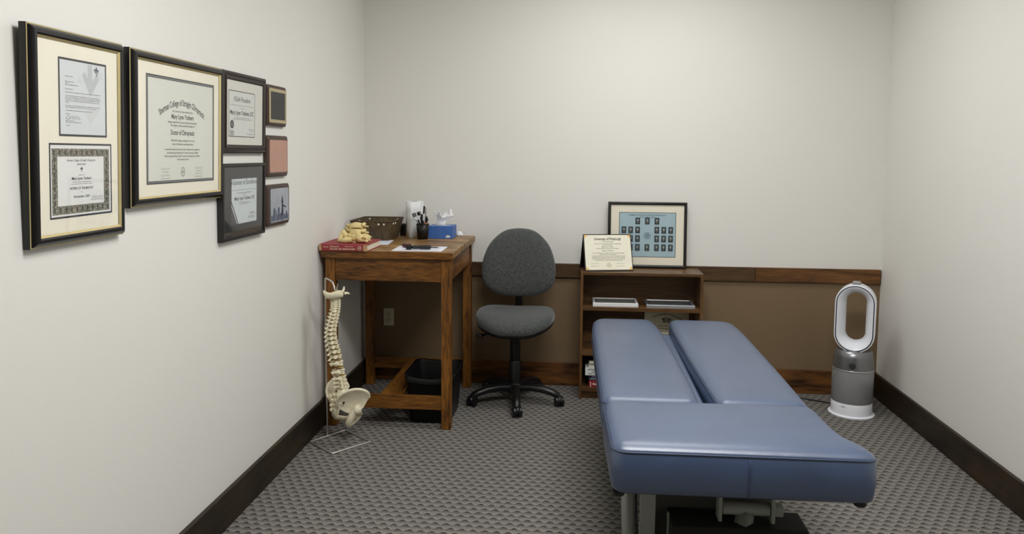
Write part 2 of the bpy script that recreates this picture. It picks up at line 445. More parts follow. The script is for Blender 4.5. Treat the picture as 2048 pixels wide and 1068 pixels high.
def squiggle(mb, x, y, wd, ht, z, seed=0, lw=0.0006):
    rnd = random.Random(seed); n = 26
    pts = []
    for i in range(n):
        t = i/(n-1)
        pts.append((x + wd*t + ht*0.35*math.sin(i*1.9), y + ht*(0.5*math.sin(i*1.37+seed)*(1-0.5*t) + 0.15*rnd.uniform(-1, 1))))
    ribbon(mb, pts, lw, z)
def circle_ring(mb, cx, cy, r0, r1, z, n=24, sx=1.0):
    o = [mb.bm.verts.new((cx+r1*sx*math.cos(2*PI*i/n), cy+r1*math.sin(2*PI*i/n), z)) for i in range(n)]
    q = [mb.bm.verts.new((cx+r0*sx*math.cos(2*PI*i/n), cy+r0*math.sin(2*PI*i/n), z)) for i in range(n)]
    for i in range(n): mb._f([o[i], o[(i+1) % n], q[(i+1) % n], q[i]])
def fleur(mb, cx, cy, s, z):
    """small lily-shaped emblem"""
    def blob(pts): mb.poly([(cx+x*s, cy+y*s) for x, y in pts], z)
    blob([(0, 1), (.22, .55), (.16, .1), (0, -.1), (-.16, .1), (-.22, .55)])
    for k in (1, -1):
        blob([(k*x, y) for x, y in ((.2, 0), (.3, .42), (.55, .5), (.78, .2), (.7, -.1), (.6, .15), (.45, .2), (.4, -.1))][::k])
    blob([(-.5, -.1), (-.5, -.25), (.5, -.25), (.5, -.1)])
    blob([(0, -.3), (.16, -.6), (0, -1), (-.16, -.6)])

# ================================================================== SETTING
T = 0.12
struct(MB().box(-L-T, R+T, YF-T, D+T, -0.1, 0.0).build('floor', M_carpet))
struct(MB().box(-L-T, R+T, YF-T, D+T, H, H+0.1).build('ceiling', M_ceil))
struct(MB().box(-L-T, -L, YF-T, D+T, 0, H).build('wall_left', M_white))
struct(MB().box(R, R+T, YF-T, D+T, 0, H).build('wall_right', M_white))
struct(MB().box(-L, R, D, D+T, 0, H).build('wall_back', M_back))
struct(MB().box(-L, R, YF-T, YF, 0, H).build('wall_front', wall_mat('taupe wall paint', (126, 105, 79))))  # unseen wall, taupe instead of white to cut bounced fill light
def plank_run(name, runs):
    r = bpy.data.objects.new(name, None); scene.collection.objects.link(r); struct(r)
    for (bx, m) in runs: MB().box(*bx, bev=0.002, seg=1).build('plank', m, r)
    return r
bt = 0.019
M_basedark2 = wood('dark stained pine board', (15, 11, 6), (58, 44, 26), 'Y', 0.5, ring=6, blotch=0.6, seed=3.7)
plank_run('baseboard_left', [((-L, -L+bt, YF, 1.38, 0, 0.144), M_basedark2), ((-L, -L+bt, 1.382, D-bt-0.001, 0, 0.144), M_basedark)])
plank_run('baseboard_right', [((R-bt, R, YF, 1.9, 0, 0.144), M_basedark), ((R-bt, R, 1.902, D-bt-0.001, 0, 0.144), M_basedark2)])
plank_run('baseboard_back', [((-L, 0.55, D-bt, D, 0, 0.147), M_baseback), ((0.552, R, D-bt, D, 0, 0.147), wood('reddish stained pine board', (48, 27, 9), (130, 84, 38), 'X', 0.5, ring=6, blotch=0.6, seed=6.4))])
plank_run('trim_1', [((-L, 1.068, D-0.02, D, 0.690, 0.7765), M_rail2), ((1.070, R-0.006, D-0.02, D, 0.690, 0.7765), M_rail)])

# ceiling fixtures
M_diff = bpy.data.materials.new('lit diffuser'); M_diff.use_nodes = True
_b = M_diff.node_tree.nodes['Principled BSDF']; _b.inputs['Base Color'].default_value = (.9, .9, .88, 1)
_b.inputs['Emission Color'].default_value = (1, .998, .985, 1); _b.inputs['Emission Strength'].default_value = 3.0
M_enamel = mat('white enamel', (235, 235, 232), 0.4)
for k, (x, y, sx, sy, e) in enumerate(LIGHTS):
    lbl = ['white recessed ceiling light panel above the desk and bookcase', 'white recessed ceiling light panel above the near end of the treatment table'
           ][k]
    t = thing('ceiling_light', lbl, 'light', (x, y, H), 0, 'ceiling light panels')
    m = MB()
    for (a, b, c, d) in ((-sx/2-.03, sx/2+.03, -sy/2-.03, -sy/2), (-sx/2-.03, sx/2+.03, sy/2, sy/2+.03), (-sx/2-.03, -sx/2, -sy/2, sy/2), (sx/2, sx/2+.03, -sy/2, sy/2)):
        m.box(a, b, c, d, -0.02, 0)
    m.build('frame', M_enamel, t)
    MB().box(-sx/2, sx/2, -sy/2, sy/2, -0.012, -0.004).build('diffuser', M_diff, t)

# wall outlet under the desk
M_ivory = mat('ivory plastic', (205, 196, 168), 0.4, var=0.02); M_slot = mat('dark slot', (25, 22, 20), 0.7)
t = thing('wall_outlet', 'ivory double power outlet on the taupe wall under the desk', 'outlet', mtx=basis((-1.2145, D, 0.408), (1, 0, 0), (0, 0, 1)))
m = MB(); m.box(-.034, .034, -.056, .056, 0, .006, bev=.003); m.build('cover_plate', M_ivory, t)
for s in (1, -1):
    rc = MB().box(-.017, .017, s*.021-.015, s*.021+.015, .004, .0085, bev=.004).build('receptacle', M_ivory, t)
    m = MB()
    for dx in (-.007, .007): m.box(dx-.0016, dx+.0016, s*.021-.001, s*.021+.008, .0083, .0089)
    m.lathe([(.003, .0083), (.003, .0089)], 10, Matrix.Translation((0, s*.021-.007, 0))); m.build('slots', M_slot, rc)
MB().lathe([(.0035, .005), (.003, .0075)], 12).build('screw', mat('steel', (170, 170, 168), .35, .9), t)

# ================================================================== FRAMED PAPERS ON THE LEFT WALL
def lw(y0, y1, z0, z1, tilt=1.65, sh=-.005):     # a matrix on the left wall: u = +Y, v = up, w = out of the wall; hung things lean forward a little
    a = math.radians(tilt); h = z1-z0
    return basis((-L + 0.0005 + h/2*math.sin(a), (y0+y1)/2 + sh, (z0+z1)/2), (0, 1, 0), (math.sin(a), 0, math.cos(a))), y1-y0, z1-z0
def raise_inside(par, dz):
    for c in par.children:
        if c.name.split('.')[0] not in ('frame', 'gold_edge', 'gold_lip'): c.location.z += dz
def gold_frame(par, wd, ht, wl=0.031):
    MB().mould(wd, ht, [(0, 0), (0, .017), (.0008, .0185)]).mould(wd, ht, [(.0036, .0195), (.007, .026), (.014, .0315), (.021, .0325), (.0255, .029)]).mould(wd, ht, [(0, 0), (wl, 0)]).build('frame', M_black, par, 30)
    MB().mould(wd, ht, [(.0008, .0185), (.0022, .0198), (.0036, .0195)]).build('gold_edge', M_gold, par)
    MB().mould(wd, ht, [(.0255, .029), (wl, .0235)]).build('gold_lip', M_gold, par)
# --- letter over certificate
mtx, wd, ht = lw(1.784, 2.176, 1.2115, 1.763)
t = thing('picture_frame', 'tall black and gold frame with a letter above a certificate, nearest the camera', 'picture frame', mtx=mtx)
gold_frame(t, wd, ht)
cy0, cz0 = 1.98, 1.487
def Y(y): return y - cy0
def Z(z): return z - cz0
mb = MB().rect(-wd/2+.02, wd/2-.02, -ht/2+.02, ht/2-.02, .0110); mo = mb.build('mat_board', M_mat, t)
lx0, lx1, lz0, lz1 = Y(1.893), Y(2.094), Z(1.4925), Z(1.694)
MB().ring_rect((lx0, lx1, lz0, lz1), (lx0+.0055, lx1-.0055, lz0+.0055, lz1-.0055), .0114).build('letter_mat_edge', M_darkmat, mo)
pp = MB().rect(lx0+.005, lx1-.005, lz0+.005, lz1-.005, .0112).build('letter_sheet', mat('letter paper', (222, 226, 228), .85, var=.01), t)
px0, px1, pz0, pz1 = lx0+.0055, lx1-.0055, lz0+.0055, lz1-.0055; pw, ph = px1-px0, pz1-pz0
def P(u, v): return (px0+u*pw, pz0+v*ph)
mb = MB()
mb.poly([P(.60, .985), P(.70, .985), P(.70, .73), P(.60, .73)], .01135)
mb.poly([P(.47, .83), P(.53, .88), P(.68, .70), P(.68, .575), P(.645, .555)], .01136)
mb.poly([P(.66, .575), P(.645, .70), P(.83, .90), P(.90, .85), P(.70, .59)], .01137)
mb.build('arrow_print', M_faint, pp)
mb = MB(); mb.poly([P(.52, .32), P(.62, .18), P(.78, .26), P(.86, .38)], .01133); mb.poly([P(.35, .72), P(.42, .8), P(.5, .72)], .01133); mb.poly([P(.62, .12), P(.66, .22), P(.74, .22)], .01132)
mb.poly([P(.84, .9), P(.94, .9), P(.94, .8), P(.84, .8)], .0114); mb.build('watermark_print', M_faint2, pp)
mb = MB(); fleur(mb, *P(.795, .905), .014, .0115)
mb.build('emblem', mat('navy ink', (60, 58, 92), .8), pp)
mb = MB(); z = .0115
rows = [(.785, 'November 6, 2001', .16), (.715, 'Mary Lynn Yothers', .18), (.693, 'SCSC', .05), (.672, 'Sherman College Health Center', .28), (.615, 'Dear Mary Lynn,', .16),
        (.572, 'Congratulations on being chosen as the Intern of the Month for November 2001', .76),
        (.525, 'You were selected because of your dedication and hard work in serving the many', .76), (.502, 'patients in the Health Center. Your attitude, care and willingness to help others', .78),
        (.479, 'is an example to your fellow interns and to the faculty and staff of the college', .74), (.456, 'where you are so well liked and appreciated by all of the people who know you', .76), (.433, 'here.', .07),
        (.392, 'As a token of our appreciation you will find a certificate enclosed with this', .76), (.369, 'letter along with our best wishes for success in your practice.', .68),
        (.325, 'Congratulations again and keep up the good work with us', .58), (.28, 'Sincerely,', .09), (.185, 'James J. Booth, D.C.', .18), (.165, 'Dean of Clinical Sciences', .33), (.12, 'cc: file', .08)]
for (v, s, wf) in rows: put_text(mb, s, P(.11, 0)[0], P(0, v)[1], wf*pw, .0027, z, align='L')
squiggle(mb, P(.11, 0)[0], P(0, .228)[1], .3*pw, .013, z, 3, .0007)
mb.build('lettering', M_ink, pp)
cx0, cx1, cz0_, cz1_ = Y(1.8535), Y(2.1145), Z(1.2795), Z(1.4745)
MB().ring_rect((cx0, cx1, cz0_, cz1_), (cx0+.005, cx1-.005, cz0_+.005, cz1_-.005), .0114).build('certificate_mat_edge', M_darkmat, mo)
ce = MB().rect(cx0+.004, cx1-.004, cz0_+.004, cz1_-.004, .0112).build('certificate', mat('certificate paper', (238, 238, 236), .85, var=.01), t)
def orn_mat():
    m = bpy.data.materials.new('engraved border'); m.use_nodes = True; nt = m.node_tree; N = nt.nodes; K = nt.links
    tc = N.new('ShaderNodeTexCoord'); v = N.new('ShaderNodeTexVoronoi'); v.inputs['Scale'].default_value = 260; v.feature = 'SMOOTH_F1'
    K.new(tc.outputs['Object'], v.inputs['Vector']); rp = N.new('ShaderNodeValToRGB')
    rp.color_ramp.elements[0].position = .15; rp.color_ramp.elements[0].color = lin((72, 70, 60)); rp.color_ramp.elements[1].position = .75; rp.color_ramp.elements[1].color = lin((168, 164, 146))
    K.new(v.outputs['Distance'], rp.inputs[0]); K.new(rp.outputs[0], N['Principled BSDF'].inputs['Base Color']); N['Principled BSDF'].inputs['Roughness'].default_value = .85
    return m
M_orn = orn_mat()
bo = (Y(1.8625), Y(2.1025), Z(1.2895), Z(1.4605)); bi = (Y(1.884), Y(2.078), Z(1.3115), Z(1.440))
bd = MB().ring_rect(bo, bi, .0114).build('engraved_border', M_orn, ce)
mb = MB()
def motif(x, y, s): mb.poly([(x, y-s), (x+s*.45, y-s*.4), (x+s*.3, y), (x+s*.6, y+s*.5), (x, y+s), (x-s*.6, y+s*.5), (x-s*.3, y), (x-s*.45, y-s*.4)], .01145)
for i in range(11):
    x = bo[0]+.009+(bo[1]-bo[0]-.018)*i/10; motif(x, bo[3]-.0105, .0075); motif(x, bo[2]+.0105, .0075)
for i in range(1, 8):
    y = bo[2]+.0105+(bo[3]-bo[2]-.021)*i/8; motif(bo[0]+.0105, y, .0075); motif(bo[1]-.012, y, .0075)
mb.build('border_motifs', mat('dark olive ink', (58, 56, 46), .85), bd)
mb = MB(); cxm = (bi[0]+bi[1])/2; z = .0115; hh = bi[3]-bi[2]
def cl(v, s, wf, hf, sh=0.0, bo_=0.0, dx=0): put_text(mb, s, cxm+dx, bi[2]+v*hh, wf*(bi[1]-bi[0]), hf, z, sh, bo_)
cl(.925, 'Sherman College of Straight Chiropractic', .62, .0062, .45); cl(.845, 'Health Center', .2, .0058, .45)
fleur(mb, cxm, bi[2]+.735*hh, .0075, z)
cl(.62, 'hereby honors', .14, .0028, .2); cl(.55, 'Mary Lynn Yothers', .43, .0075, .3, .012); cl(.475, 'having demonstrated outstanding service as', .4, .0026, .2); cl(.435, 'intern in the Health Center for patients is named', .45, .0026, .2)
cl(.345, 'INTERN OF THE MONTH', .5, .0068, .2, .012); cl(.265, 'for', .03, .0026, .2); cl(.175, 'November 2001', .36, .0072, .35, .01)
squiggle(mb, cxm+.042, bi[2]+.135*hh, .048, .010, z, 5, .0007); put_text(mb, 'Dean of Clinical Health Center', cxm+.066, bi[2]+.085*hh, .056, .0024, z, .2)
mb.build('lettering', M_ink, ce)
MB().box(-wd/2+.026, wd/2-.026, -ht/2+.026, ht/2-.026, .0128, .0134).build('glass_pane', M_glass, t)
raise_inside(t, .0108)

# --- doctor diploma
mtx, wd, ht = lw(2.217, 2.808, 1.284, 1.7615)
cy0, cz0 = 2.5125, 1.5228
t = thing('picture_frame', 'wide black and gold frame holding a college diploma with an arched title', 'picture frame', mtx=mtx)
gold_frame(t, wd, ht)
mo = MB().rect(-wd/2+.02, wd/2-.02, -ht/2+.02, ht/2-.02, .0110).build('mat_board', M_mat, t)
a0, a1, b0, b1 = Y(2.298), Y(2.740), Z(1.3515), Z(1.6945)
MB().ring_rect((a0, a1, b0, b1), (a0+.0045, a1-.0045, b0+.0045, b1-.0045), .0114).ring_rect((a0+.0075, a1-.0075, b0+.0075, b1-.0075), (a0+.010, a1-.010, b0+.010, b1-.010), .0114).build('mat_edge', M_darkmat, mo)
MB().ring_rect((a0+.0045, a1-.0045, b0+.0045, b1-.0045), (a0+.0075, a1-.0075, b0+.0075, b1-.0075), .0113).build('mat_edge_light', M_greymat, mo)
pp = MB().rect(a0+.005, a1-.005, b0+.005, b1-.005, .0112).build('diploma_sheet', M_parch, t)
mb = MB(); z = .0115; cxm = (a0+a1)/2; hh = b1-b0; ww = a1-a0
def dl(v, s, wf, hf, bo_=.008, dx=0): put_text(mb, s, cxm+dx*ww, b0+v*hh, wf*ww, hf, z, 0, bo_)
put_text(mb, 'Sherman College of Straight Chiropractic', cxm, b0+.775*hh, .70*ww, .021, z, 0, .02, arc=.30)
dl(.688, 'Be it known by these presents, that', .30, .0065); dl(.638, 'Mary Lynn Yothers', .33, .0155, .022); dl(.585, 'Having completed the courses of study as prescribed by', .43, .0068); dl(.553, 'This college is hereby awarded the degree of', .36, .0068)
dl(.487, 'Doctor of Chiropractic', .35, .0165, .022); dl(.41, 'With all the rights, privileges, honors and', .345, .0068); dl(.375, 'marks of distinction pertaining thereto', .31, .0068)
dl(.325, 'In testimony whereof, the seal of the College and the signatures', .52, .0064); dl(.292, 'as authorized by the Board of Trustees are hereto affixed', .47, .0064)
dl(.26, 'Given at Spartanburg, South Carolina, this ninth day of March', .53, .0064); dl(.228, 'two thousand and two', .17, .0064)
for (dx, v, s) in ((-.25, .135, 1), (.25, .135, 2), (-.25, .072, 3), (.25, .078, 4)):
    squiggle(mb, cxm+dx*ww-.028, b0+(v+.004)*hh, .055, .008, z, s, .0006); put_text(mb, ('President', 'Secretary', 'Chairman of the Board', 'Registrar')[s-1], cxm+dx*ww, b0+(v-.024)*hh, .035 if s < 3 else .056, .0034, z)
circle_ring(mb, cxm, b0+.105*hh, .0135, .0155, z, 28, .85); circle_ring(mb, cxm, b0+.105*hh, .0085, .0095, z, 24, .85); put_text(mb, 'SCSC', cxm, b0+.105*hh, .012, .006, z, 0, .02)
mb.build('lettering', mat('dark grey ink', (74, 74, 74), .8), pp)
MB().box(-wd/2+.026, wd/2-.026, -ht/2+.026, ht/2-.026, .0128, .0134).build('glass_pane', M_glass, t)
raise_inside(t, .0108)

# --- president certificate
def dark_frame(par, wd, ht, m, prof): MB().mould(wd, ht, prof).mould(wd, ht, [(0, 0), (prof[-1][0], 0)]).build('frame', m, par, 30)
mtx, wd, ht = lw(2.831, 3.232, 1.4505, 1.763)
cy0, cz0 = 3.0315, 1.6068
t = thing('picture_frame', 'dark brown stepped frame with a cream matted president certificate', 'picture frame', mtx=mtx)
dark_frame(t, wd, ht, M_espresso, [(0, 0), (0, .014), (.004, .018), (.012, .020), (.014, .017), (.018, .017), (.020, .022), (.028, .021), (.033, .0155)])
MB().rect(-wd/2+.03, wd/2-.03, -ht/2+.026, ht/2-.026, .009).build('mat_board', mat('off white mat', (226, 224, 214), .9, var=.01), t)
a0, a1, b0, b1 = Y(2.887), Y(3.119), Z(1.517), Z(1.6895)
pp = MB().rect(a0, a1, b0, b1, .0092).build('certificate', mat('grey certificate paper', (224, 225, 220), .85, var=.01), t)
MB().ring_rect((a0-.003, a1+.003, b0-.003, b1+.003), (a0, a1, b0, b1), .0094).build('mat_edge', M_darkmat, pp)
mb = MB(); z = .0096; ww = a1-a0; hh = b1-b0; cxm = (a0+a1)/2
put_text(mb, 'PGAA President', cxm, b0+.835*hh, .66*ww, .020, z, .35); mb2 = MB(); mb2.rect(a0+.006, a1-.008, b0+.69*hh, b0+.697*hh, z)
put_text(mb2, 'is presented to', cxm, b0+.635*hh, .2*ww, .004, z); put_text(mb, 'Mary Lynn Yothers, DC', cxm, b0+.535*hh, .92*ww, .0175, z, 0, .018)
put_text(mb2, 'in recognition of outstanding leadership and', cxm, b0+.42*hh, .6*ww, .004, z); put_text(mb2, 'dedicated service to the association and its members', cxm, b0+.385*hh, .7*ww, .004, z)
put_text(mb2, 'Chiropractic Fellowship', a1-.035, b0+.17*hh, .05, .004, z); put_text(mb2, 'Harrisburg, PA', a1-.03, b0+.125*hh, .035, .004, z); put_text(mb2, 'September 2003', a1-.04, b0+.06*hh, .06, .004, z)
circle_ring(mb, a0+.026, b0+.26*hh, 0.0055, .0165, z, 24); circle_ring(mb, a0+.026, b0+.26*hh, 0.0005, .004, z, 12)
for k, s in enumerate(('PENNSYLVANIA', 'CHIROPRACTIC', 'FELLOWSHIP')): put_text(mb2, s, a0+.026, b0+(.11-.04*k)*hh, .036, .0052, z, 0, .02)
mb.build('title_lettering', mat('certificate ink', (52, 54, 56), .8), pp); mb2.build('small_lettering', M_inkgrey, pp)
MB().box(-wd/2+.031, wd/2-.031, -ht/2+.031, ht/2-.031, .0105, .0110).build('glass_pane', M_glass, t)
raise_inside(t, .006)

# --- volunteer certificate
mtx, wd, ht = lw(2.806, 3.200, 1.1125, 1.4105)
cy0, cz0 = 3.003, 1.2615
t = thing('picture_frame', 'black frame with a wide black mat round a small volunteer certificate', 'picture frame', mtx=mtx)
dark_frame(t, wd, ht, M_black, [(0, 0), (0, .020), (.002, .022), (.011, .022), (.014, .0162)])
a0, a1, b0, b1 = Y(2.889), Y(3.124), Z(1.1725), Z(1.3505)
MB().ring_rect((-wd/2+.012, wd/2-.012, -ht/2+.012, ht/2-.012), (a0, a1, b0, b1), .0118).build('mat_board', mat('black mat board', (38, 38, 40), .8, var=.04), t)
pp = MB().rect(a0-.003, a1+.003, b0-.003, b1+.003, .0108).build('certificate', mat('pale blue certificate paper', (216, 224, 226), .85, var=.01), t)
mb = MB(); mb2 = MB(); z = .0111; ww = a1-a0; hh = b1-b0; cxm = (a0+a1)/2
put_text(mb, 'Volunteer of Excellence', cxm, b0+.925*hh, 1.0*ww, .021, z, .35); mb2.rect(a0+.004, a1-.01, b0+.745*hh, b0+.752*hh, z)
put_text(mb2, 'this certificate is awarded with thanks to', cxm, b0+.685*hh, .58*ww, .004, z, 0, .02); put_text(mb2, 'Doctor', cxm, b0+.64*hh, .12*ww, .004, z); put_text(mb, 'Mary Lynn Yothers, DC', cxm+.004, b0+.565*hh, .80*ww, .0145, z, 0, .015)
put_text(mb2, 'for outstanding service to', cxm, b0+.465*hh, .46*ww, .004, z, 0, .02); put_text(mb2, 'the community clinic', cxm, b0+.43*hh, .34*ww, .004, z)
put_text(mb2, 'Executive Director', a1-.05, b0+.13*hh, .06, .004, z); put_text(mb2, 'Volunteer Program', a1-.05, b0+.1*hh, .06, .004, z); squiggle(mb, a1-.065, b0+.2*hh, .05, .014, z, 9, .001)
mb.build('title_lettering', M_ink, pp); mb2.build('small_lettering', M_inkgrey, pp)
mb = MB(); mb.poly([(a0-.002, b0-.002), (a0+.052, b0-.002), (a0-.002, b0+.075)], z); mb.poly([(a0+.058, b0-.002), (a0+.066, b0-.002), (a0-.002, b0+.098), (a0-.002, b0+.087)], z); mb.build('corner_print', mat('charcoal print', (70, 72, 76), .8), pp)
MB().box(-wd/2+.013, wd/2-.013, -ht/2+.013, ht/2-.013, .0125, .0129).build('glass_pane', M_glass, t)
raise_inside(t, .004)

# --- three plaques
def plaque(y0, y1, z0, z1, label, clip=.014):
    mtx, wd, ht = lw(y0, y1, z0, z1, .9, -.002)
    t = thing('plaque', label, 'plaque', mtx=mtx, group='wooden plaques on the left wall')
    m = MB(); a, b = wd/2, ht/2
    lp = [Vector(p) for p in ((-a, -b), (a, -b), (a, b), (-a, b))]; lp = round_poly(lp, .010, 3)
    rs = [[Vector((p.x, p.y, 0)) for p in lp], [Vector((p.x, p.y, .013)) for p in lp]]
    for (d, zz) in ((.004, .016), (.007, .0165), (.010, .0195)): rs.append([Vector((p.x*(1-d/a), p.y*(1-d/b), zz)) for p in lp])
    m.rings(rs, True, True, True, False); m.build('board', M_plaque, t)
    return t, wd, ht
def rrect(x0, x1, y0, y1, r): return round_poly([Vector((x0, y0)), Vector((x1, y0)), Vector((x1, y1)), Vector((x0, y1))], r, 4)
t, wd, ht = plaque(3.258, 3.473, 1.570, 1.7465, 'wooden plaque with a black engraved plate in a gold border, top of three')
MB().poly([tuple(p) for p in rrect(-.098, .098, -.074, .074, .002)], .0195, .0012).build('border_plate', mat('brushed brass', (196, 182, 146), .45, .5, var=.04), t)
q = MB().poly([tuple(p) for p in rrect(-.080, .080, -.060, .060, .002)], .0207, .0008).build('engraved_plate', mat('black plate', (40, 40, 40), .4), t)
mb = MB()
for (y, s, wf, h) in ((.035, 'PGAA', .03, .006), (.008, 'IN APPRECIATION TO', .07, .006), (-.014, 'MARY LYNN YOTHERS, DC', .1, .009), (-.03, 'FOR YOUR SERVICE', .07, .005), (-.042, 'AND DEDICATION', .06, .005)): put_text(mb, s, 0, y, wf, h, .0217)
mb.build('lettering', mat('dull brass letters', (82, 78, 68), .5, .3), q)
t, wd, ht = plaque(3.242, 3.479, 1.3475, 1.528, 'wooden plaque with a blank copper pink plate, middle of three')
MB().poly([tuple(p) for p in rrect(-.100, .101, -.071, .071, .008)], .0195, .0016).build('copper_plate', mat('copper pink plate', (196, 152, 134), .45, .25, var=.04), t)
t, wd, ht = plaque(3.228, 3.487, 1.1315, 1.3135, 'wooden plaque with a grey blue skyline photo plate, lowest of three')
q = MB().poly([tuple(p) for p in rrect(-.098, .108, -.075, .073, .008)], .0195, .0016).build('photo_plate', mat('photo plate sky', (168, 172, 180), .4, .1, var=.12, scale=14), t)
mb = MB(); rnd = random.Random(4); x = -.095
while x < .10:
    wq = rnd.uniform(.008, .022); hq = rnd.uniform(.02, .062)*(1 if x < .02 else .8)
    mb.poly([(x, -.07), (min(x+wq, .104), -.07), (min(x+wq, .104), -.07+hq), (x+wq*.6, -.07+hq+.006), (x, -.07+hq)], .0213); x += wq + rnd.uniform(0, .006)
mb.build('skyline_print', mat('skyline ink', (82, 92, 112), .5, var=.1), q)
mb = MB(); mb.poly([(.020, -.05), (.048, -.05), (.044, -.02), (.040, .0), (.044, .012), (.036, .03), (.033, .045), (.028, .03), (.024, .012), (.028, -.002), (.024, -.02)], .0215)
mb.poly([(.036, .0), (.075, -.012), (.078, -.018), (.038, -.01)], .0216)
for k, (s, yy) in enumerate((('Volunteers make', -.048), ('a difference every', -.058), ('day', -.068))): put_text(mb, s, .035, yy, (.09, .1, .03)[k], .006, .0217, .3)
mb.build('statue_print', mat('dark blue ink', (48, 56, 78), .5), q)

# small spackle mark on the left wall

# ================================================================== DESK
M_deskX = wood('desk oak along X', (66, 38, 8), (142, 92, 34), 'X', 0.45, ring=7, seed=.4, knots=False, blotch=.12, fine=.9)
M_deskZ = wood('desk oak along Z', (66, 38, 8), (146, 94, 34), 'Z', 0.45, ring=7, seed=.9, knots=False, blotch=.2, fine=.9)
M_deskY = wood('desk oak along Y', (66, 38, 8), (142, 92, 34), 'Y', 0.45, ring=7, seed=1.9, knots=False, blotch=.2, fine=.9)
M_desktop = wood('worn desk top', (84, 60, 30), (176, 136, 82), 'X', 0.4, ring=5, seed=3.1, blotch=.7, fine=1.0)
DX0, DX1, DY0, DY1, DZ = -1.350, -0.652, 3.925, 4.785, 0.945
t = thing('desk', 'tall brown wooden desk with square legs in the left corner', 'desk', (-1.0, 4.35, 0))
def W(mb): bmesh.ops.translate(mb.bm, verts=mb.bm.verts, vec=(1.0, -4.35, 0)); return mb
W(MB().box(DX0, DX1, DY0+.021, DY1, DZ-.036, DZ, bev=.003)).build('tabletop', M_desktop, t)
W(MB().box(DX0, DX1, DY0, DY0+.0205, DZ-.038, DZ, bev=.003)).build('edge_board', M_deskX, t)
for (x0, x1) in ((-1.332, -1.281), (-.715, -.664)):
    for (y0, y1) in ((3.942, 3.993), (4.690, 4.741)):
        W(MB().box(x0, x1, y0, y1, 0, DZ-.038, bev=.003)).build('leg', M_deskZ, t)
W(MB().box(-1.281, -.715, 3.950, 3.972, .787, DZ-.038, bev=.0015)).build('apron', M_deskX, t)
W(MB().box(-1.281, -.715, 4.71, 4.732, .787, DZ-.038, bev=.0015)).build('apron', M_deskX, t)
W(MB().box(-.695, -.673, 3.993, 4.690, .787, DZ-.038, bev=.0015)).build('apron', M_deskY, t)
W(MB().box(-1.323, -1.301, 3.993, 4.690, .787, DZ-.038, bev=.0015)).build('apron', M_deskY, t)
W(MB().box(-1.281, -.715, 3.946, 3.970, .104, .177, bev=.002)).build('stretcher', M_deskX, t)
W(MB().box(-1.281, -.715, 4.712, 4.736, .104, .172, bev=.002)).build('stretcher', M_deskX, t)
W(MB().box(-1.048, -.93, 3.970, 4.712, .157, .175, bev=.0015)).build('shelf_board', M_deskY, t)

# waste bin under the desk
M_binblk = mat('black bin plastic', (13, 14, 15), 0.45, spec=.3)
t = thing('waste_bin', 'black plastic waste bin with a bag lip under the right side of the desk', 'bin', (-.797, 4.200, 0))
def rr(hx, hy, r, z, dip=0.0, n=5):
    lp = round_poly([Vector((-hx, -hy)), Vector((hx, -hy)), Vector((hx, hy)), Vector((-hx, hy))], r, n)
    return [Vector((p.x, p.y, z - dip*(1-(p.x/hx)**2)*(1 if p.y < 0 else .3))) for p in densify(lp, .03)]
m = MB()
def rrs(hx, hy, z, dip=0.0):   # equal count loops through scaling of one template
    base = densify(round_poly([Vector((-1, -1)), Vector((1, -1)), Vector((1, 1)), Vector((-1, 1))], .35, 5), .2)
    return [Vector((p.x*hx, p.y*hy, z - dip*(1-p.x**2)*(1 if p.y < 0 else .4))) for p in base]
m.rings([rrs(.112, .160, 0.0), rrs(.114, .163, .004), rrs(.134, .176, .246, .018), rrs(.137, .179, .254, .02), rrs(.137, .179, .262, .022), rrs(.132, .174, .264, .022), rrs(.128, .170, .252, .02), rrs(.108, .155, .008)], True, True, True); m.build('body', M_binblk, t, 50)
m = MB(); m.rings([rrs(.1345, .1765, .234, .018), rrs(.1400, .1820, .237, .02), rrs(.1410, .1830, .265, .022), rrs(.1365, .1785, .268, .022)], True); m.build('bag_lip', M_binblk, t, 60)

# ================================================================== THINGS ON THE DESK
# --- anatomy atlas
M_redcloth = mat('red book cloth', (150, 52, 58), .6, var=.08, bump=.2, bscale=600)
M_pages = mat('page edges', (226, 220, 200), .9, var=.06, scale=120, stretch=(.05, .05, 6))
t = thing('book', 'thick red anatomy atlas lying flat on the front of the desk', 'book', mtx=basis((-1.222, 4.055, DZ), (1, -.015, 0), (0, 1, 0)))
m = MB(); m.box(-.128, .128, -.14, .13, 0, .0035, bev=.001).box(-.128, .128, -.14, .13, .0325, .036, bev=.001)
m.box(-.128, .128, -.1465, -.1385, .001, .035, bev=.003); m.build('cover', M_redcloth, t)
MB().box(-.122, .123, -.137, .124, .0036, .0324).build('pages', M_pages, t)
MB().box(-.1285, -.116, -.1472, -.1435, .001, .035, bev=.001).build('worn_spine_end', mat('worn tan cloth', (186, 150, 110), .8, var=.2, scale=80), t)
MB().box(.108, .1285, -.1472, -.1435, .001, .035, bev=.001).build('worn_spine_end', MATS['worn tan cloth'], t)
m = MB(); sm = basis((0, -.1469, .018), (1, 0, 0), (0, 0, 1))
put_text(m, "Grant's", -.046, .007, .05, .0085, 0, 0, .02, mtx=sm); put_text(m, 'ATLAS OF ANATOMY', -.002, -.006, .14, .0085, 0, 0, .03, mtx=sm)
put_text(m, 'Eighth Edition', .033, .008, .045, .0045, 0, 0, .02, mtx=sm); put_text(m, 'AGUR', -.092, .004, .032, .006, 0, 0, .02, mtx=sm)
b = MB(); circle_ring(b, .088, 0, .0095, .0115, 0, 20); b.poly([(.081, -.004), (.085, .005), (.087, .005), (.085, -.005)], 0); b.poly([(.089, -.005), (.089, .005), (.094, .004), (.092, 0), (.095, -.003)], 0)
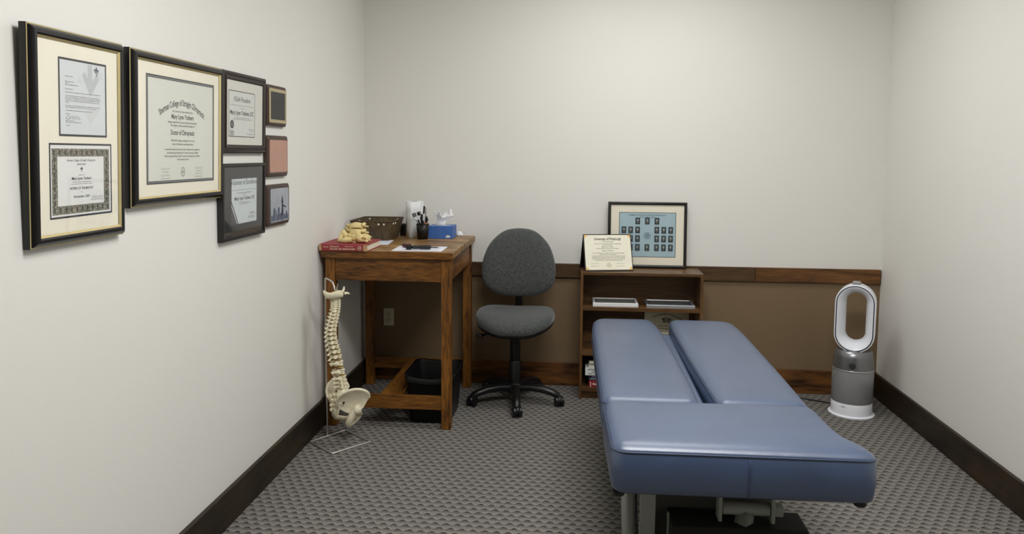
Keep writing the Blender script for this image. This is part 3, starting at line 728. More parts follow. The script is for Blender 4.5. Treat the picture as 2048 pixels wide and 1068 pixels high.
m.merge(b.bm, sm); m.build('gold_lettering', mat('pale gold letters', (222, 196, 170), .5), t)

# --- bones: shared vertebra shape
def vertebra(kind, s=1.0):
    """local frame: +X anterior, +Y left, Z up; s = body half width"""
    m = MB(); h = {'c': .55, 't': .75, 'l': .95}[kind]*s
    n = 14; lps = []
    for (k, zz) in ((.9, -h), (1.0, -h*.86), (.86, 0), (1.0, h*.86), (.9, h)):
        lps.append([Vector((s*k*.85*math.cos(2*PI*i/n) - (0.12*s if math.cos(2*PI*i/n) < -.5 else 0)*-1, s*k*1.12*math.sin(2*PI*i/n), zz)) for i in range(n)])
    m.rings(lps, True, True, True)
    for y in (1, -1):
        m.tube([(-.65*s, y*.55*s, .2*h), (-1.25*s, y*.75*s, .15*h), (-1.75*s, y*.30*s, -.1*h), (-1.95*s, 0, -.2*h)], [.42*s, .52*s, .56*s, .46*s], 8, flat=1.25)
        if kind == 't': m.tube([(-1.1*s, y*.7*s, .1*h), (-1.55*s, y*1.5*s, .25*h), (-1.8*s, y*2.0*s, .4*h)], [.46*s, .38*s, .46*s], 8)
        elif kind == 'l': m.tube([(-1.0*s, y*.7*s, .1*h), (-1.25*s, y*1.5*s, .15*h), (-1.4*s, y*2.05*s, .2*h)], [.42*s, .34*s, .32*s], 8)
        else: m.tube([(-.6*s, y*.9*s, 0), (-.5*s, y*1.35*s, -.1*h), (-.35*s, y*1.55*s, -.1*h)], [.3*s, .3*s, .25*s], 7)
        m.tube([(-1.25*s, y*.75*s, -1.15*h), (-1.3*s, y*.78*s, .2*h), (-1.25*s, y*.72*s, 1.2*h)], [.26*s, .42*s, .28*s], 7)
    sp = {'c': [(-1.9, -.2), (-2.5, -.5), (-2.95, -.7)], 't': [(-1.8, -.2), (-2.3, -1.1), (-2.8, -2.1)], 'l': [(-1.8, -.1), (-2.2, -.2), (-2.6, -.35)]}[kind]
    fl = {'c': .9, 't': .9, 'l': 2.0}[kind]
    m.tube([(a*s, 0, b_*h) for a, b_ in sp], [.46*s, .36*s, .42*s], 8, flat=fl)
    return m
def organic(mb, amp, freq):
    for v in mb.bm.verts: v.co += noise.noise_vector(v.co*freq)*amp
    return mb
M_bone = mat('bone plastic', (236, 227, 198), .5, var=.08, scale=30, bump=.2, bscale=90)
M_bone2 = mat('yellowed bone', (226, 206, 146), .55, var=.14, scale=40, bump=.3, bscale=90)
M_discm = mat('amber disc', (196, 168, 96), .5, var=.1)
t = thing('bone_model', 'yellowed lower spine bone model lying on the red book', 'bone model', mtx=basis((-1.185, 4.00, DZ+.036), (1, 0, 0), (0, 1, 0)))
def place(mb, loc, ant, up, sc=1.0):
    a = Vector(ant).normalized(); u = Vector(up); u = (u - a*u.dot(a)).normalized(); l = u.cross(a)
    mt = Matrix.Identity(4)
    for i in range(3): mt[i][0] = a[i]*sc; mt[i][1] = l[i]*sc; mt[i][2] = u[i]*sc; mt[i][3] = loc[i]
    bmesh.ops.transform(mb.bm, matrix=mt, verts=mb.bm.verts); return mb
def bony(mb): return organic(organic(mb, .0035, 45), .0016, 130)
def low_vertebra(sc):
    mb = vertebra('l', sc); bmesh.ops.scale(mb.bm, vec=(1.0, 1.28, .62), verts=mb.bm.verts)
    for sd in (1, -1): mb.tube([(-.5*sc, sd*1.2*sc, .2*sc), (-.8*sc, sd*1.75*sc, .45*sc), (-.9*sc, sd*2.05*sc, .8*sc)], [.42*sc, .40*sc, .30*sc], 9)
    return mb
bony(place(low_vertebra(.0235), (.0, .008, .088), (.10, -1, .40), (-.12, .35, 1))).build('vertebra', M_bone2, t, 75)
bony(place(low_vertebra(.0250), (-.002, .002, .056), (.05, -1, .16), (.04, .15, 1))).build('vertebra', M_bone2, t, 75)
MB().ball((-.001, .004, .072), .023, 12, sc=(1.1, .9, .16)).build('disc', M_discm, t)
m = MB()
m.ball((.044, -.012, .0245), .034, 22, None, .3, (1.25, .95, .70)).ball((-.012, -.012, .022), .024, 18, None, .8, (1.25, 1, .88)).ball((.022, -.018, .030), .018, 14, None, .8, (1.2, .9, .9))
m.tube([(-.01, -.03, .020), (-.035, -.035, .017), (-.062, -.034, .014), (-.084, -.022, .0125)], [.015, .016, .013, .010], 12)
m.tube([(-.025, -.01, .030), (-.050, -.004, .036), (-.064, .0, .048), (-.068, .002, .066)], [.015, .018, .017, .010], 12)
m.tube([(-.066, .0, .052), (-.074, -.012, .032), (-.078, -.022, .0135)], [.013, .013, .011], 12)
m.tube([(-.045, -.02, .034), (-.040, -.03, .026), (-.048, -.034, .016)], [.010, .009, .009], 10)
bmesh.ops.subdivide_edges(m.bm, edges=m.bm.edges, cuts=1, use_grid_fill=True)
o = bony(m)
for v in m.bm.verts: v.co.z = max(v.co.z, .0004)
o.build('sacrum', M_bone2, t, 80)
MB().ball((.058, -.043, .030), .009, 10, None, .4, (1.5, .4, .7)).build('joint_facet', mat('darker yellow bone', (190, 160, 96), .6, var=.15), t)
MB().ball((-.014, -.0375, .019), .012, 12, None, .5, (1.2, .4, .8)).build('joint_facet', mat('darker yellow bone', (190, 160, 96), .6, var=.15), t)

# --- envelope under the basket, basket, black cup, paper towels
E0 = MB().box(-.12, .12, -.11, .11, 0, .003, bev=.0008).build('envelope', mat('blue white envelope', (214, 220, 232), .8, var=.02), None)
E0.matrix_world = basis((-1.195, 4.318, DZ), (1, .10, 0), (0, 1, 0)); tag(E0, 'white envelope sticking out under the brown basket beside the red book', 'envelope')
M_weave = weave_mat('dark brown paper weave', (44, 34, 20), (112, 92, 58), 130, 110)
t = thing('basket', 'dark brown woven tray basket with slanting sides at the desk rear', 'basket', (-1.204, 4.528, DZ+.0032))
def bl(hx, hy, z):
    base = densify(round_poly([Vector((-1, -1)), Vector((1, -1)), Vector((1, 1)), Vector((-1, 1))], .12, 3), .25)
    return [Vector((p.x*hx, p.y*hy, z)) for p in base]
m = MB(); m.rings([bl(.098, .128, 0), bl(.099, .129, .003), bl(.124, .158, .113), bl(.120, .154, .113), bl(.094, .124, .006)], True, True, True); m.build('body', M_weave, t, 40)
m = MB()
for (hx, hy, zz) in ((.123, .157, .113),):
    lp = bl(hx, hy, zz); m.tube(lp, .0042, 8, closed=True)
m.build('rim', mat('brown cord', (74, 58, 36), .7, var=.2, scale=90), t, 60)
M_bead = mat('cream cord end', (238, 228, 200), .6)
for (x, y, z) in ((.046, -.157, .096), (.077, -.157, .096), (.120, -.11, .098), (.120, -.06, .098), (-.118, -.06, .100), (-.118, .02, .100), (-.09, .150, .101), (.085, .150, .101)):
    MB().ball((x, y, z), .006, 10).build('cord_end', M_bead, t)
t = thing('cup', 'small black cup between the brown basket and the paper towels', 'cup', (-1.092, 4.735, DZ))
MB().lathe([(.022, 0), (.026, .003), (.030, .066), (.0315, .070), (.028, .070), (.024, .006)], 28).build('body', M_black, t, 40)
MB().lathe([(.0313, .062), (.0328, .064), (.0328, .070), (.0300, .0715)], 28, cap=False).build('rim', mat('charcoal plastic', (40, 40, 42), .4), t, 40)
M_towel = mat('white paper towel', (236, 238, 238), .9, var=.015, bump=.25, bscale=140)
t = thing('paper_towel_roll', 'tall white paper towel roll standing upright with a loose sheet', 'paper towels', (-1.008, 4.66, DZ))
m = MB(); n = 40
def roll(z, k=1.0):
    return [Vector((.0535*k*math.cos(2*PI*i/n), .0535*k*math.sin(2*PI*i/n), z)) for i in range(n)]
m.rings([roll(0), roll(.001), roll(.218), roll(.2185, .97), roll(.2185, .4), roll(.20, .38)], True, True, True); m.build('roll', M_towel, t, 40)
m = MB(); lps = []
for zz in (0.001, .05, .11, .17, .216):
    f = 1 + .10*(1-zz/.22)
    lps.append([Vector((a, b, zz)) for a, b in ((.045, -.036), (.035, -.047), (.02, -.056), (.004, -.0625*1.0), (-.006, -.072*f), (-.018, -.068*f), (-.034, -.054), (-.047, -.035))])
m.rings(lps, False); so = m.build('loose_sheet', M_towel, t, 60)
sd = so.modifiers.new('thick', 'SOLIDIFY'); sd.thickness = .0008
MB().lathe([(.0200, .19), (.0200, .2188), (.0188, .2188), (.0188, .19)], 24, cap=False).build('cardboard_core', mat('grey cardboard', (150, 140, 128), .9), t, 40)

# --- pencil cup and its pens
t = thing('pencil_cup', 'black mesh pencil cup crowded with pens in front of the towels', 'pencil cup', (-.934, 4.540, DZ))
M_mesh = dot_mat('black mesh', (20, 18, 18), (44, 36, 34), .0042, .5, .35, .30)
m = MB(); n = 36; uvr = .036
def cyl_uv(mb, prof, n):
    vv = mb.rings([[Vector((r*math.cos(2*PI*i/n), r*math.sin(2*PI*i/n), z)) for i in range(n)] for r, z in prof], True)
    uv = mb.bm.loops.layers.uv.verify()
    for f in mb.bm.faces:
        an = [math.atan2(l.vert.co.y, l.vert.co.x) for l in f.loops]
        for l, a in zip(f.loops, an):
            if max(an)-min(an) > PI and a < 0: a += 2*PI
            rr_ = max(r for r, z in prof); l[uv].uv = (a*rr_, l.vert.co.z)
cyl_uv(m, [(.0315, .003), (.0385, .090)], n); o = m.build('mesh_wall', M_mesh, t, 60)
sd = o.modifiers.new('thick', 'SOLIDIFY'); sd.thickness = .0008
MB().lathe([(.0322, 0), (.0322, .004)], 32).build('base', M_black, t, 40)
m = MB(); m.tube([(.0386*math.cos(2*PI*i/30), .0386*math.sin(2*PI*i/30), .0905) for i in range(30)], .0016, 6, closed=True); m.build('rim', M_black, t, 60)
M_chrome = mat('chrome', (190, 190, 190), .2, 1.0, var=.02); M_org = mat('orange plastic', (206, 128, 84), .4); M_whp = mat('white plastic', (232, 232, 230), .35, var=.01); M_gryp = mat('grey plastic', (90, 92, 96), .4)
def pen(label, cat, name, base, top, rad, parts, group=None):
    """parts: list of (name, t0, t1, radius scale, material); base/top in cup coordinates"""
    b0_ = Vector((-.934, 4.540, DZ)) + Vector(base); d = Vector(top) - Vector(base); ln = d.length
    q = thing(name, label, cat, mtx=Matrix.Translation(b0_) @ d.to_track_quat('Z', 'Y').to_matrix().to_4x4(), group=group)
    for (nm, a, c, k, mt) in parts:
        MB().lathe([(rad*k*.8, ln*a), (rad*k, ln*a+.001), (rad*k, ln*c-.001), (rad*k*.8, ln*c)], 12).build(nm, mt, q, 40)
    return q, ln
for k, (bx, by, tx, ty, hz, lab) in enumerate(((.012, -.012, -.047, -.008, .140, 'steel reflex hammer with a square head, left of the two in the pencil cup'), (.018, .004, -.022, .004, .148, 'steel reflex hammer with a square head, right of the two in the pencil cup'))):
    q, ln = pen(lab, 'hammer', 'reflex_hammer', (bx, by, .006), (tx, ty, hz), .0038, [('handle', 0, .52, 1.25, M_gryp), ('shaft', .5, .99, .8, M_chrome)], 'reflex hammers in the pencil cup')
    m = MB(); m.box(-.0125, .0125, -.010, .010, ln-.006, ln+.017, bev=.003); m.build('head', mat('dull steel', (120, 120, 122), .35, .9), q)
    m = MB(); m.box(-.0125, .0125, -.007, .007, ln-.0035, ln+.0115, bev=.002); m.build('head_cap', mat('steel cap', (150, 150, 152), .4, .6), q)
pen('white pen with a long black cap, tallest in the pencil cup', 'pen', 'pen', (-.01, .016, .006), (.006, .020, .196), .0048, [('barrel', 0, .8, 1, M_whp), ('cap', .76, 1, 1.12, M_black)])
pen('silver grey pen beside the tallest pen in the pencil cup', 'pen', 'pen', (.008, .02, .006), (.016, .018, .188), .0042, [('barrel', 0, .62, 1, M_gryp), ('tip_section', .62, 1, .8, mat('silver plastic', (150, 152, 154), .3, .6))])
pen('black marker standing in the middle of the pencil cup', 'marker', 'marker', (-.002, -.008, .006), (-.004, -.010, .150), .0068, [('barrel', 0, .7, 1, M_black), ('cap', .68, 1, 1.05, mat('black plastic', (26, 26, 28), .35))])
pen('thick dark green pen leaning at the left of the pencil cup', 'pen', 'pen', (.006, -.02, .006), (-.022, -.018, .118), .0050, [('barrel', 0, .75, 1, mat('dark green plastic', (40, 52, 46), .35)), ('clip_end', .75, 1, 1.05, M_black)])
pen('black pen with an orange collar leaning right in the pencil cup', 'pen', 'pen', (-.004, .004, .006), (.026, -.004, .136), .0048, [('barrel', 0, .55, 1, M_black), ('orange_collar', .55, .80, 1.05, M_org), ('cap', .78, 1, 1.0, M_black)])
pen('orange pen with a dark clip end at the right of the pencil cup', 'pen', 'pen', (.002, -.016, .006), (.033, -.016, .126), .0050, [('barrel', 0, .8, 1, M_org), ('clip_end', .78, 1, 1.05, M_black)])
pen('slim white pen leaning back between the dark pens of the pencil cup', 'pen', 'pen', (.010, .008, .006), (-.008, .012, .142), .0040, [('barrel', 0, .86, 1, M_whp), ('tip_section', .86, 1, .8, M_gryp)])
pen('short black pen low in the front of the pencil cup', 'pen', 'pen', (-.014, -.014, .006), (.010, -.022, .112), .0046, [('barrel', 0, .7, 1, M_black), ('cap', .68, 1, 1.08, MATS['black plastic'])])

# --- tissue box
M_tblue = mat('blue printed card', (62, 106, 178), .5, var=.14, scale=30)
t = thing('tissue_box', 'blue tissue box with a white tissue pulled up on the desk', 'tissue box', mtx=basis((-.832, 4.640, DZ), (1, -.02, 0), (.02, 1, 0)))
m = MB(); m.box(-.073, .073, -.068, .068, 0, .076, bev=.0015); m.build('carton', M_tblue, t)
m = MB(); m.poly([(.055*math.cos(2*PI*i/24), .028*math.sin(2*PI*i/24)) for i in range(24)], .0763); m.build('slot_film', mat('tissue film', (210, 214, 220), .3), t)
m = MB(); sm = basis((0, -.0682, 0), (1, 0, 0), (0, 0, 1))
b = MB()
for (x, y) in ((.038, .013), (.046, .018), (.054, .014)): circle_ring(b, x, y, .0, .006, 0, 12)
b.poly([(.033, .008), (.060, .008), (.062, .013), (.032, .013)], 0); m.merge(b.bm, sm); m.build('cloud_mark', M_whp, t)
m = MB(); lps = []; n = 22
for k, (zz, rx, ry, dx) in enumerate(((.077, .030, .014, -.012), (.092, .024, .013, -.010), (.108, .022, .014, -.004), (.122, .030, .018, .002), (.136, .040, .022, .006), (.148, .048, .020, .008))):
    lp = []
    for i in range(n):
        a = 2*PI*i/n; f = 1 + .32*math.sin(4*a + k*.5)*(k/5) + .18*math.sin(7*a+k)
        zq = zz + (.018*math.sin(2*a+.6) + .012*math.sin(5*a))*(k/5)**2
        lp.append(Vector((dx + rx*f*math.cos(a), ry*f*math.sin(a), zq)))
    lps.append(lp)
m.rings(lps, True); o = m.build('tissue', mat('tissue paper', (244, 245, 245), .95, var=.01), t, 80)
sd = o.modifiers.new('thick', 'SOLIDIFY'); sd.thickness = .0006
m = MB(); m.ball((0, 0, .014), .018, 16, None, .9, (1.0, .9, .8)); m.ball((.010, -.006, .008), .011, 12, None, .9, (1.1, 1, .7))
o = m.build('crumpled_tissue', MATS['tissue paper'], None, 60); o.location = (-.745, 4.742, DZ-.001); tag(o, 'small crumpled white tissue beside the blue box near the desk edge', 'tissue')

# --- sheet of paper with hand tools
m = MB(); m.box(-.133, .133, -.105, .105, 0, .0012); o = m.build('paper_sheet', mat('note paper', (226, 228, 238), .85, var=.01), None)
o.matrix_world = basis((-.853, 4.072, DZ), (1, .02, 0), (-.08, 1, 0)); tag(o, 'white sheet of printed paper flat on the front of the desk', 'paper')
m = MB()
for k in range(12):
    y = .085 - k*.015
    if k != 2: put_text(m, ('intake form for new patients', 'name and address and telephone', 'date of birth and today', 'insurance and employer details')[k % 4], .055, y, .11, .005, .0014)
put_text(m, 'Office notes', -.07, .06, .08, .009, .0014); m.build('lettering', mat('blue grey ink', (150, 156, 184), .8), o)
def rod(parts, label, cat, name, loc, d, group=None):
    d = Vector(d).normalized(); q = thing(name, label, cat, mtx=Matrix.Translation(loc) @ d.to_track_quat('X', 'Z').to_matrix().to_4x4(), group=group)
    for nm, prof, mt in parts:
        m = MB(); m.lathe(prof, 16, Matrix.Rotation(PI/2, 4, 'Y')); m.build(nm, mt, q, 40)
    return q
M_maroon = mat('maroon handle', (78, 28, 34), .35, var=.1)
rod([('handle', [(.004, 0), (.0095, .006), (.0115, .02), (.0105, .04), (.0115, .06), (.010, .072)], M_maroon), ('collar', [(.009, .072), (.0085, .076), (.007, .084)], M_gold), ('tip', [(.0065, .084), (.0065, .104), (.003, .112)], M_black)],
    'dark red handled exam tool lying on the white paper', 'tool', 'exam_tool', (-.958, 4.112, DZ+.0135), (1, -.55, 0))
rod([('handle', [(.006, 0), (.0098, .004), (.0098, .03), (.0085, .034), (.0105, .040), (.0115, .085), (.0105, .098), (.004, .102)], mat('black rubber', (28, 29, 32), .5)), ('head', [(.0125, -.03), (.0135, -.026), (.0125, -.004), (.006, .001)], M_black)],
    'black ribbed exam tool lying across the white paper', 'tool', 'exam_tool', (-.885, 4.018, DZ+.0150), (1, .12, 0))
rod([('barrel', [(.0032, 0), (.0038, .003), (.0038, .095), (.003, .1)], mat('pewter', (130, 126, 124), .3, .8)), ('tip', [(.003, .1), (.0008, .112)], M_chrome)],
    'slim grey metal pen lying behind the black tool on the paper', 'pen', 'pen', (-.862, 4.105, DZ+.0052), (1, .02, 0))

# ================================================================== SPINE MODEL ON ITS STAND
M_rod = mat('brushed steel rod', (206, 202, 196), .4, .8, var=.04)
def bend(pts, r, seg=5):
    out = []
    for i, p in enumerate(pts):
        p = Vector(p)
        if i in (0, len(pts)-1): out.append(p); continue
        a = Vector(pts[i-1])-p; b = Vector(pts[i+1])-p; rr_ = min(r, a.length*.45, b.length*.45); a.normalize(); b.normalize()
        for k in range(seg+1):
            q = k/seg; out.append((p+a*rr_)*(1-q)**2 + p*2*q*(1-q) + (p+b*rr_)*q*q)
    return out
t = thing('model_stand', 'thin steel rod stand with a square foot holding the spine model', 'stand', (-1.19, 3.71, 0))
def q(p): return (p[0]+1.19, p[1]-3.71, p[2])
c = [(-1.338, 3.689, .0045), (-1.177, 3.550, .0045), (-1.036, 3.728, .0045), (-1.211, 3.868, .0045)]
mid = [(c[3][0]+c[0][0])/2*1.0, (c[3][1]+c[0][1])/2, .0045]
lp = bend([mid, c[0], c[1], c[2], c[3], mid], .008)
MB().tube([q(p) for p in lp], .0048, 10).build('foot_loop', M_rod, t, 60)
px, py = -1.2775, 3.779
pole = bend([(px, py, .004), (px, py, .826), (-1.232, 3.752, .812), (-1.216, 3.740, .782)], .012)
MB().tube([q(p) for p in pole], .0042, 10).build('pole', M_rod, t, 60)
m = MB(); m.tube([q(p) for p in bend([(-1.222, 3.742, .786), (-1.212, 3.736, .770), (-1.202, 3.730, .778), (-1.194, 3.728, .806)], .006)], .0035, 8); m.build('hook', M_chrome, t, 60)

t = thing('spine_model', 'bone coloured human spine model with skull base and pelvis', 'spine model', (-1.19, 3.735, 0))
ANT = Vector((.72, .69, 0))
def q(p): return Vector((p[0]+1.19, p[1]-3.735, p[2]))
ctrl = [(-1.195, .740), (-1.195, .715), (-1.196, .690), (-1.201, .655), (-1.209, .615), (-1.215, .570), (-1.211, .520), (-1.201, .467), (-1.193, .405), (-1.184, .340), (-1.179, .305), (-1.176, .278)]
def cr(u):
    n = len(ctrl)-1; x = u*n; i = min(int(x), n-1); f = x-i
    P0 = ctrl[max(i-1, 0)]; P1 = ctrl[i]; P2 = ctrl[i+1]; P3 = ctrl[min(i+2, n)]
    return [0.5*(2*b + (c_-a)*f + (2*a-5*b+4*c_-d)*f*f + (3*b-a-3*c_+d)*f**3) for a, b, c_, d in zip(P0, P1, P2, P3)]
hs = [.75]*7 + [.92]*12 + [1.32]*5; hs = [h_*(1+.006*i) for i, h_ in enumerate(hs)]; tot = sum(hs); acc = 0
for i in range(24):
    kind = 'c' if i < 7 else ('t' if i < 19 else 'l')
    u = (acc + hs[i]/2)/tot; acc += hs[i]
    x, zz = cr(u); x1, z1 = cr(max(0, u-.01)); x2, z2 = cr(min(1, u+.01))
    up = Vector((x1-x2, (x1-x2)*.96, z1-z2)).normalized()
    s = {'c': .0140, 't': .0150+.00038*(i-7), 'l': .0200+.0004*(i-19)}[kind]
    ph = hs[i]/tot*.458
    base_h = {'c': .55, 't': .75, 'l': .95}[kind]*s*2
    mb = vertebra(kind, s)
    bmesh.ops.scale(mb.bm, vec=(1, 1, ph*.86/base_h), verts=mb.bm.verts)
    yy = 3.735 + (x+1.19)*.96
    place(mb, q((x, yy, zz)), ANT, up).build('vertebra', M_bone, t, 55)
    xb, zb = cr(min(1, (acc)/tot))
    d = MB(); d.ball((0, 0, 0), s*.86, 12, None, 0, (.82, 1.05, max(.25, ph*.2/s)))
    place(d, q((xb, 3.735+(xb+1.19)*.96, zb)), ANT, up).build('disc', M_discm, t)
# skull base plate
def local(a, l, z, o=(-1.19, 3.735)): return q((o[0]+ANT.x*a - ANT.y*l*1.0, o[1]+ANT.y*a + ANT.x*l, z))
m = MB(); rs = []
for k, (rx, ry, zz) in enumerate(((.016, .014, .735), (.036, .030, .738), (.047, .038, .745), (.050, .041, .758), (.047, .039, .763), (.038, .030, .752), (.016, .012, .748))):
    n = 24; rs.append([local(-.034 + rx*math.cos(2*PI*i/n)*1.05, ry*math.sin(2*PI*i/n), zz + .006*math.sin(3*2*PI*i/n)*(k > 1) + .010*max(0, -math.cos(2*PI*i/n))*(1 if k > 1 else 0)) for i in range(n)])
m.rings(rs, True, True, True)
m.tube([local(.02, .012, .758), local(.032, .016, .772), local(.034, .018, .785)], [.008, .006, .004], 8); m.tube([local(.02, -.012, .755), local(.036, -.016, .756), local(.046, -.018, .750)], [.008, .006, .003], 8)
m.build('skull_base', M_bone, t, 60)
# sacrum and coccyx
O = (-1.186, 3.733)
m = MB(); rs = []
for (a, zz, hw, hd) in ((.000, .272, .030, .018), (-.004, .262, .048, .020), (-.016, .235, .050, .018), (-.030, .205, .040, .015), (-.040, .175, .030, .012), (-.042, .150, .020, .009), (-.034, .132, .010, .007), (-.024, .120, .005, .004)):
    n = 16; rs.append([local(a + hd*math.cos(2*PI*i/n)*(.7 if math.cos(2*PI*i/n) > 0 else 1.1), hw*math.sin(2*PI*i/n), zz, O) for i in range(n)])
m.rings(rs, True, True, True)
for zz, a, l in ((.246, -.030, .024), (.222, -.040, .021), (.198, -.046, .017), (.176, -.048, .013)):
    for s in (1, -1): m.ball(local(a, s*l, zz, O), .0075, 8, None, .5)
for zz, a in ((.245, -.040), (.22, -.050), (.195, -.056), (.172, -.056)): m.ball(local(a, 0, zz, O), .009, 8, None, .4)
m.build('sacrum', M_bone, t, 60)
m = MB()
for k, s in ((0, 1), (1, -1)):
    for (zz, a, l) in ((.234, -.0365, .020), (.210, -.0435, .017)): m.ball(local(a, s*l, zz, O), .0035, 8)
m.ball(local(-.026, 0, .262, O), .008, 10, None, 0, (1, 1, .7))
m.build('sacral_holes', mat('dark bone hollow', (96, 80, 52), .8), t)
# hip bones
for s in (1, -1):
    m = MB(); nu, nv = 22, 9
    crest = [(-.052, .048, .222), (-.048, .068, .252), (-.026, .090, .278), (.012, .110, .290), (.052, .120, .284), (.086, .120, .262), (.096, .112, .236)]
    base = [(-.036, .046, .190), (-.026, .054, .182), (-.010, .064, .172), (.010, .072, .164), (.030, .080, .164), (.052, .090, .172), (.070, .098, .188)]
    def lerp_l(L_, u):
        n_ = len(L_)-1; x = u*n_; i = min(int(x), n_-1); f = x-i
        p0, p1, p2, p3 = (Vector(L_[k]) for k in (max(i-1, 0), i, i+1, min(i+2, n_)))
        return 0.5*(2*p1 + (p2-p0)*f + (2*p0-5*p1+4*p2-p3)*f*f + (3*p1-p0-3*p2+p3)*f**3)
    front, back = [], []
    for i in range(nu+1):
        A = lerp_l(crest, i/nu); B = lerp_l(base, i/nu); fr, bk = [], []
        for j in range(nv+1):
            v = j/nv; p = B.lerp(A, v); bul = math.sin(v*PI)*math.sin(PI*i/nu)
            p = p + Vector((-.002, -.016, -.004))*bul
            th = .003 + .005*max(0, (v-.75)/.25) + .004*(1-v)
            nrm = Vector((.35, -.9, .25)).normalized()
            fr.append(p + nrm*th); bk.append(p - nrm*th)
        front.append(fr); back.append(bk)
    loops = []
    for i in range(nu+1): loops.append([local(p.x, s*p.y, p.z, O) for p in front[i] + back[i][::-1]])
    m.rings(loops, True, True, True)
    m.tube([local(p.x, s*p.y, p.z, O) for p in (lerp_l(crest, k/20) for k in range(21))], [.006]*3+[.0075]*14+[.007]*4, 8)
    m.ball(local(.040, s*.086, .178, O), .027, 14, None, .3, (1, 1, 1.05))
    m.ball(local(-.032, s*.046, .222, O), .016, 12, None, .4, (1, 1, 1.6))
    m.tube([local(*p, O) for p in ((.040, s*.080, .172), (.066, s*.058, .152), (.088, s*.030, .134), (.098, s*.010, .122))], [.019, .013, .012, .013], 10)
    m.tube([local(*p, O) for p in ((.030, s*.084, .174), (.012, s*.082, .145), (.000, s*.076, .115), (.006, s*.068, .097))], [.021, .018, .018, .012], 10)
    m.tube([local(*p, O) for p in ((.006, s*.070, .102), (.036, s*.046, .098), (.066, s*.024, .100), (.094, s*.008, .112))], [.013, .011, .011, .013], 10)
    m.build('hip_bone', M_bone, t, 60)
    d = MB(); mt = basis(local(-.022, s*.070, .222, O), (1, .25, 0), (0, 0, 1)); d.lathe([(.0045, -.012), (.0045, .014)], 12, mt); d.build('bolt_hole', M_slot, t)
MB().ball(local(.100, 0, .118, O), .010, 10, None, 0, (1, 1, 1.3)).build('pubic_disc', M_discm, t)

# ================================================================== OFFICE CHAIR
M_fab = fabric_mat('charcoal chair fabric', (40, 42, 43), (100, 103, 102))
M_chblk = mat('black chair plastic', (17, 17, 19), 0.38, spec=.5, var=.05)
t = thing('office_chair', 'armless swivel office chair in charcoal fabric with black base beside desk', 'chair', (-.368, 4.455, 0))
def pad(loop2, prof, fn):
    """skin a padded shape: loop2 2-D outline, prof list of (scale, depth), fn maps (x, y, d) to 3-D"""
    return [[fn(p.x*k, p.y*k, d) for p in loop2] for (k, d) in prof]
so = densify(round_poly([Vector(p) for p in ((-.110, -.245), (.110, -.245), (.212, -.150), (.234, .02), (.205, .17), (.12, .235), (-.12, .235), (-.205, .17), (-.234, .02), (-.212, -.150))], [.09, .09, .09, .10, .09, .09, .09, .09, .10, .09], 6), .03)
def seatf(x, y, d): return Vector((x, y, .474 + d + (-.034*max(0, (-y-.08)/.165)**2) + .018*(x/.22)**2*(1 if d > .03 else .3)))
m = MB(); m.rings(pad(so, [(.90, .0), (.975, .006), (1.0, .022), (.995, .036), (.965, .050), (.89, .059), (.6, .058), (.25, .055)], seatf), True, True, True)
st = m.build('seat', M_fab, t, 60)
m = MB(); m.rings(pad(so, [(.55, -.034), (.88, -.026), (.97, -.006), (.975, .010)], seatf), True, True, False); m.build('seat_shell', M_chblk, t, 60)
bo = densify(round_poly([Vector(p) for p in ((0, -.205), (.12, -.20), (.215, -.135), (.226, -.01), (.185, .115), (.095, .195), (0, .208), (-.095, .195), (-.185, .115), (-.226, -.01), (-.215, -.135), (-.12, -.20))], .09, 4), .03)
def backf(x, y, d): return Vector((x + .004, .185 + d*-1 + .035*(1-(x/.226)**2) - .03 + .05*(y/.2)*.5 + .012*(y/.2)**2, .802 + y))
m = MB(); m.rings(pad(bo, [(.5, -.022), (.9, -.020), (.985, -.008), (1.0, .004), (.99, .018), (.95, .030), (.85, .038), (.55, .043), (.2, .045)], backf), True, True, True); m.build('backrest', M_fab, t, 60)
m = MB(); m.rings(pad(bo, [(.4, -.034), (.88, -.031), (.975, -.016), (.985, -.006)], backf), True, True, False); m.build('backrest_shell', M_chblk, t, 60)
m = MB(); m.tube(bend([(0, .05, .435), (0, .225, .440), (0, .250, .52), (0, .235, .70)], .05), .022, 12, flat=.5); m.tube([(0, .238, .56), (0, .226, .640)], .036, 14, flat=.6); m.build('back_bracket', M_chblk, t, 50)
m = MB(); m.box(-.075, .075, -.09, .10, .412, .446, bev=.010); m.box(-.11, .11, -.04, .04, .432, .450, bev=.006); m.build('tilt_mechanism', M_chblk, t, 40)
m = MB(); m.tube([(-.05, -.05, .43), (-.15, -.10, .425), (-.20, -.12, .418)], .006, 8); m.ball((-.195, -.118, .416), .017, 12, None, 0, (1.5, .7, .6)); m.build('lever', M_chblk, t, 50)
MB().lathe([(.020, .06), (.034, .075), (.035, .245), (.032, .250), (.030, .252), (.030, .360), (.026, .362), (.025, .416)], 24).build('gas_lift', M_chblk, t, 40)
MB().lathe([(.030, .055), (.045, .062), (.048, .085), (.040, .112), (.034, .118)], 28).build('hub', M_chblk, t, 40)
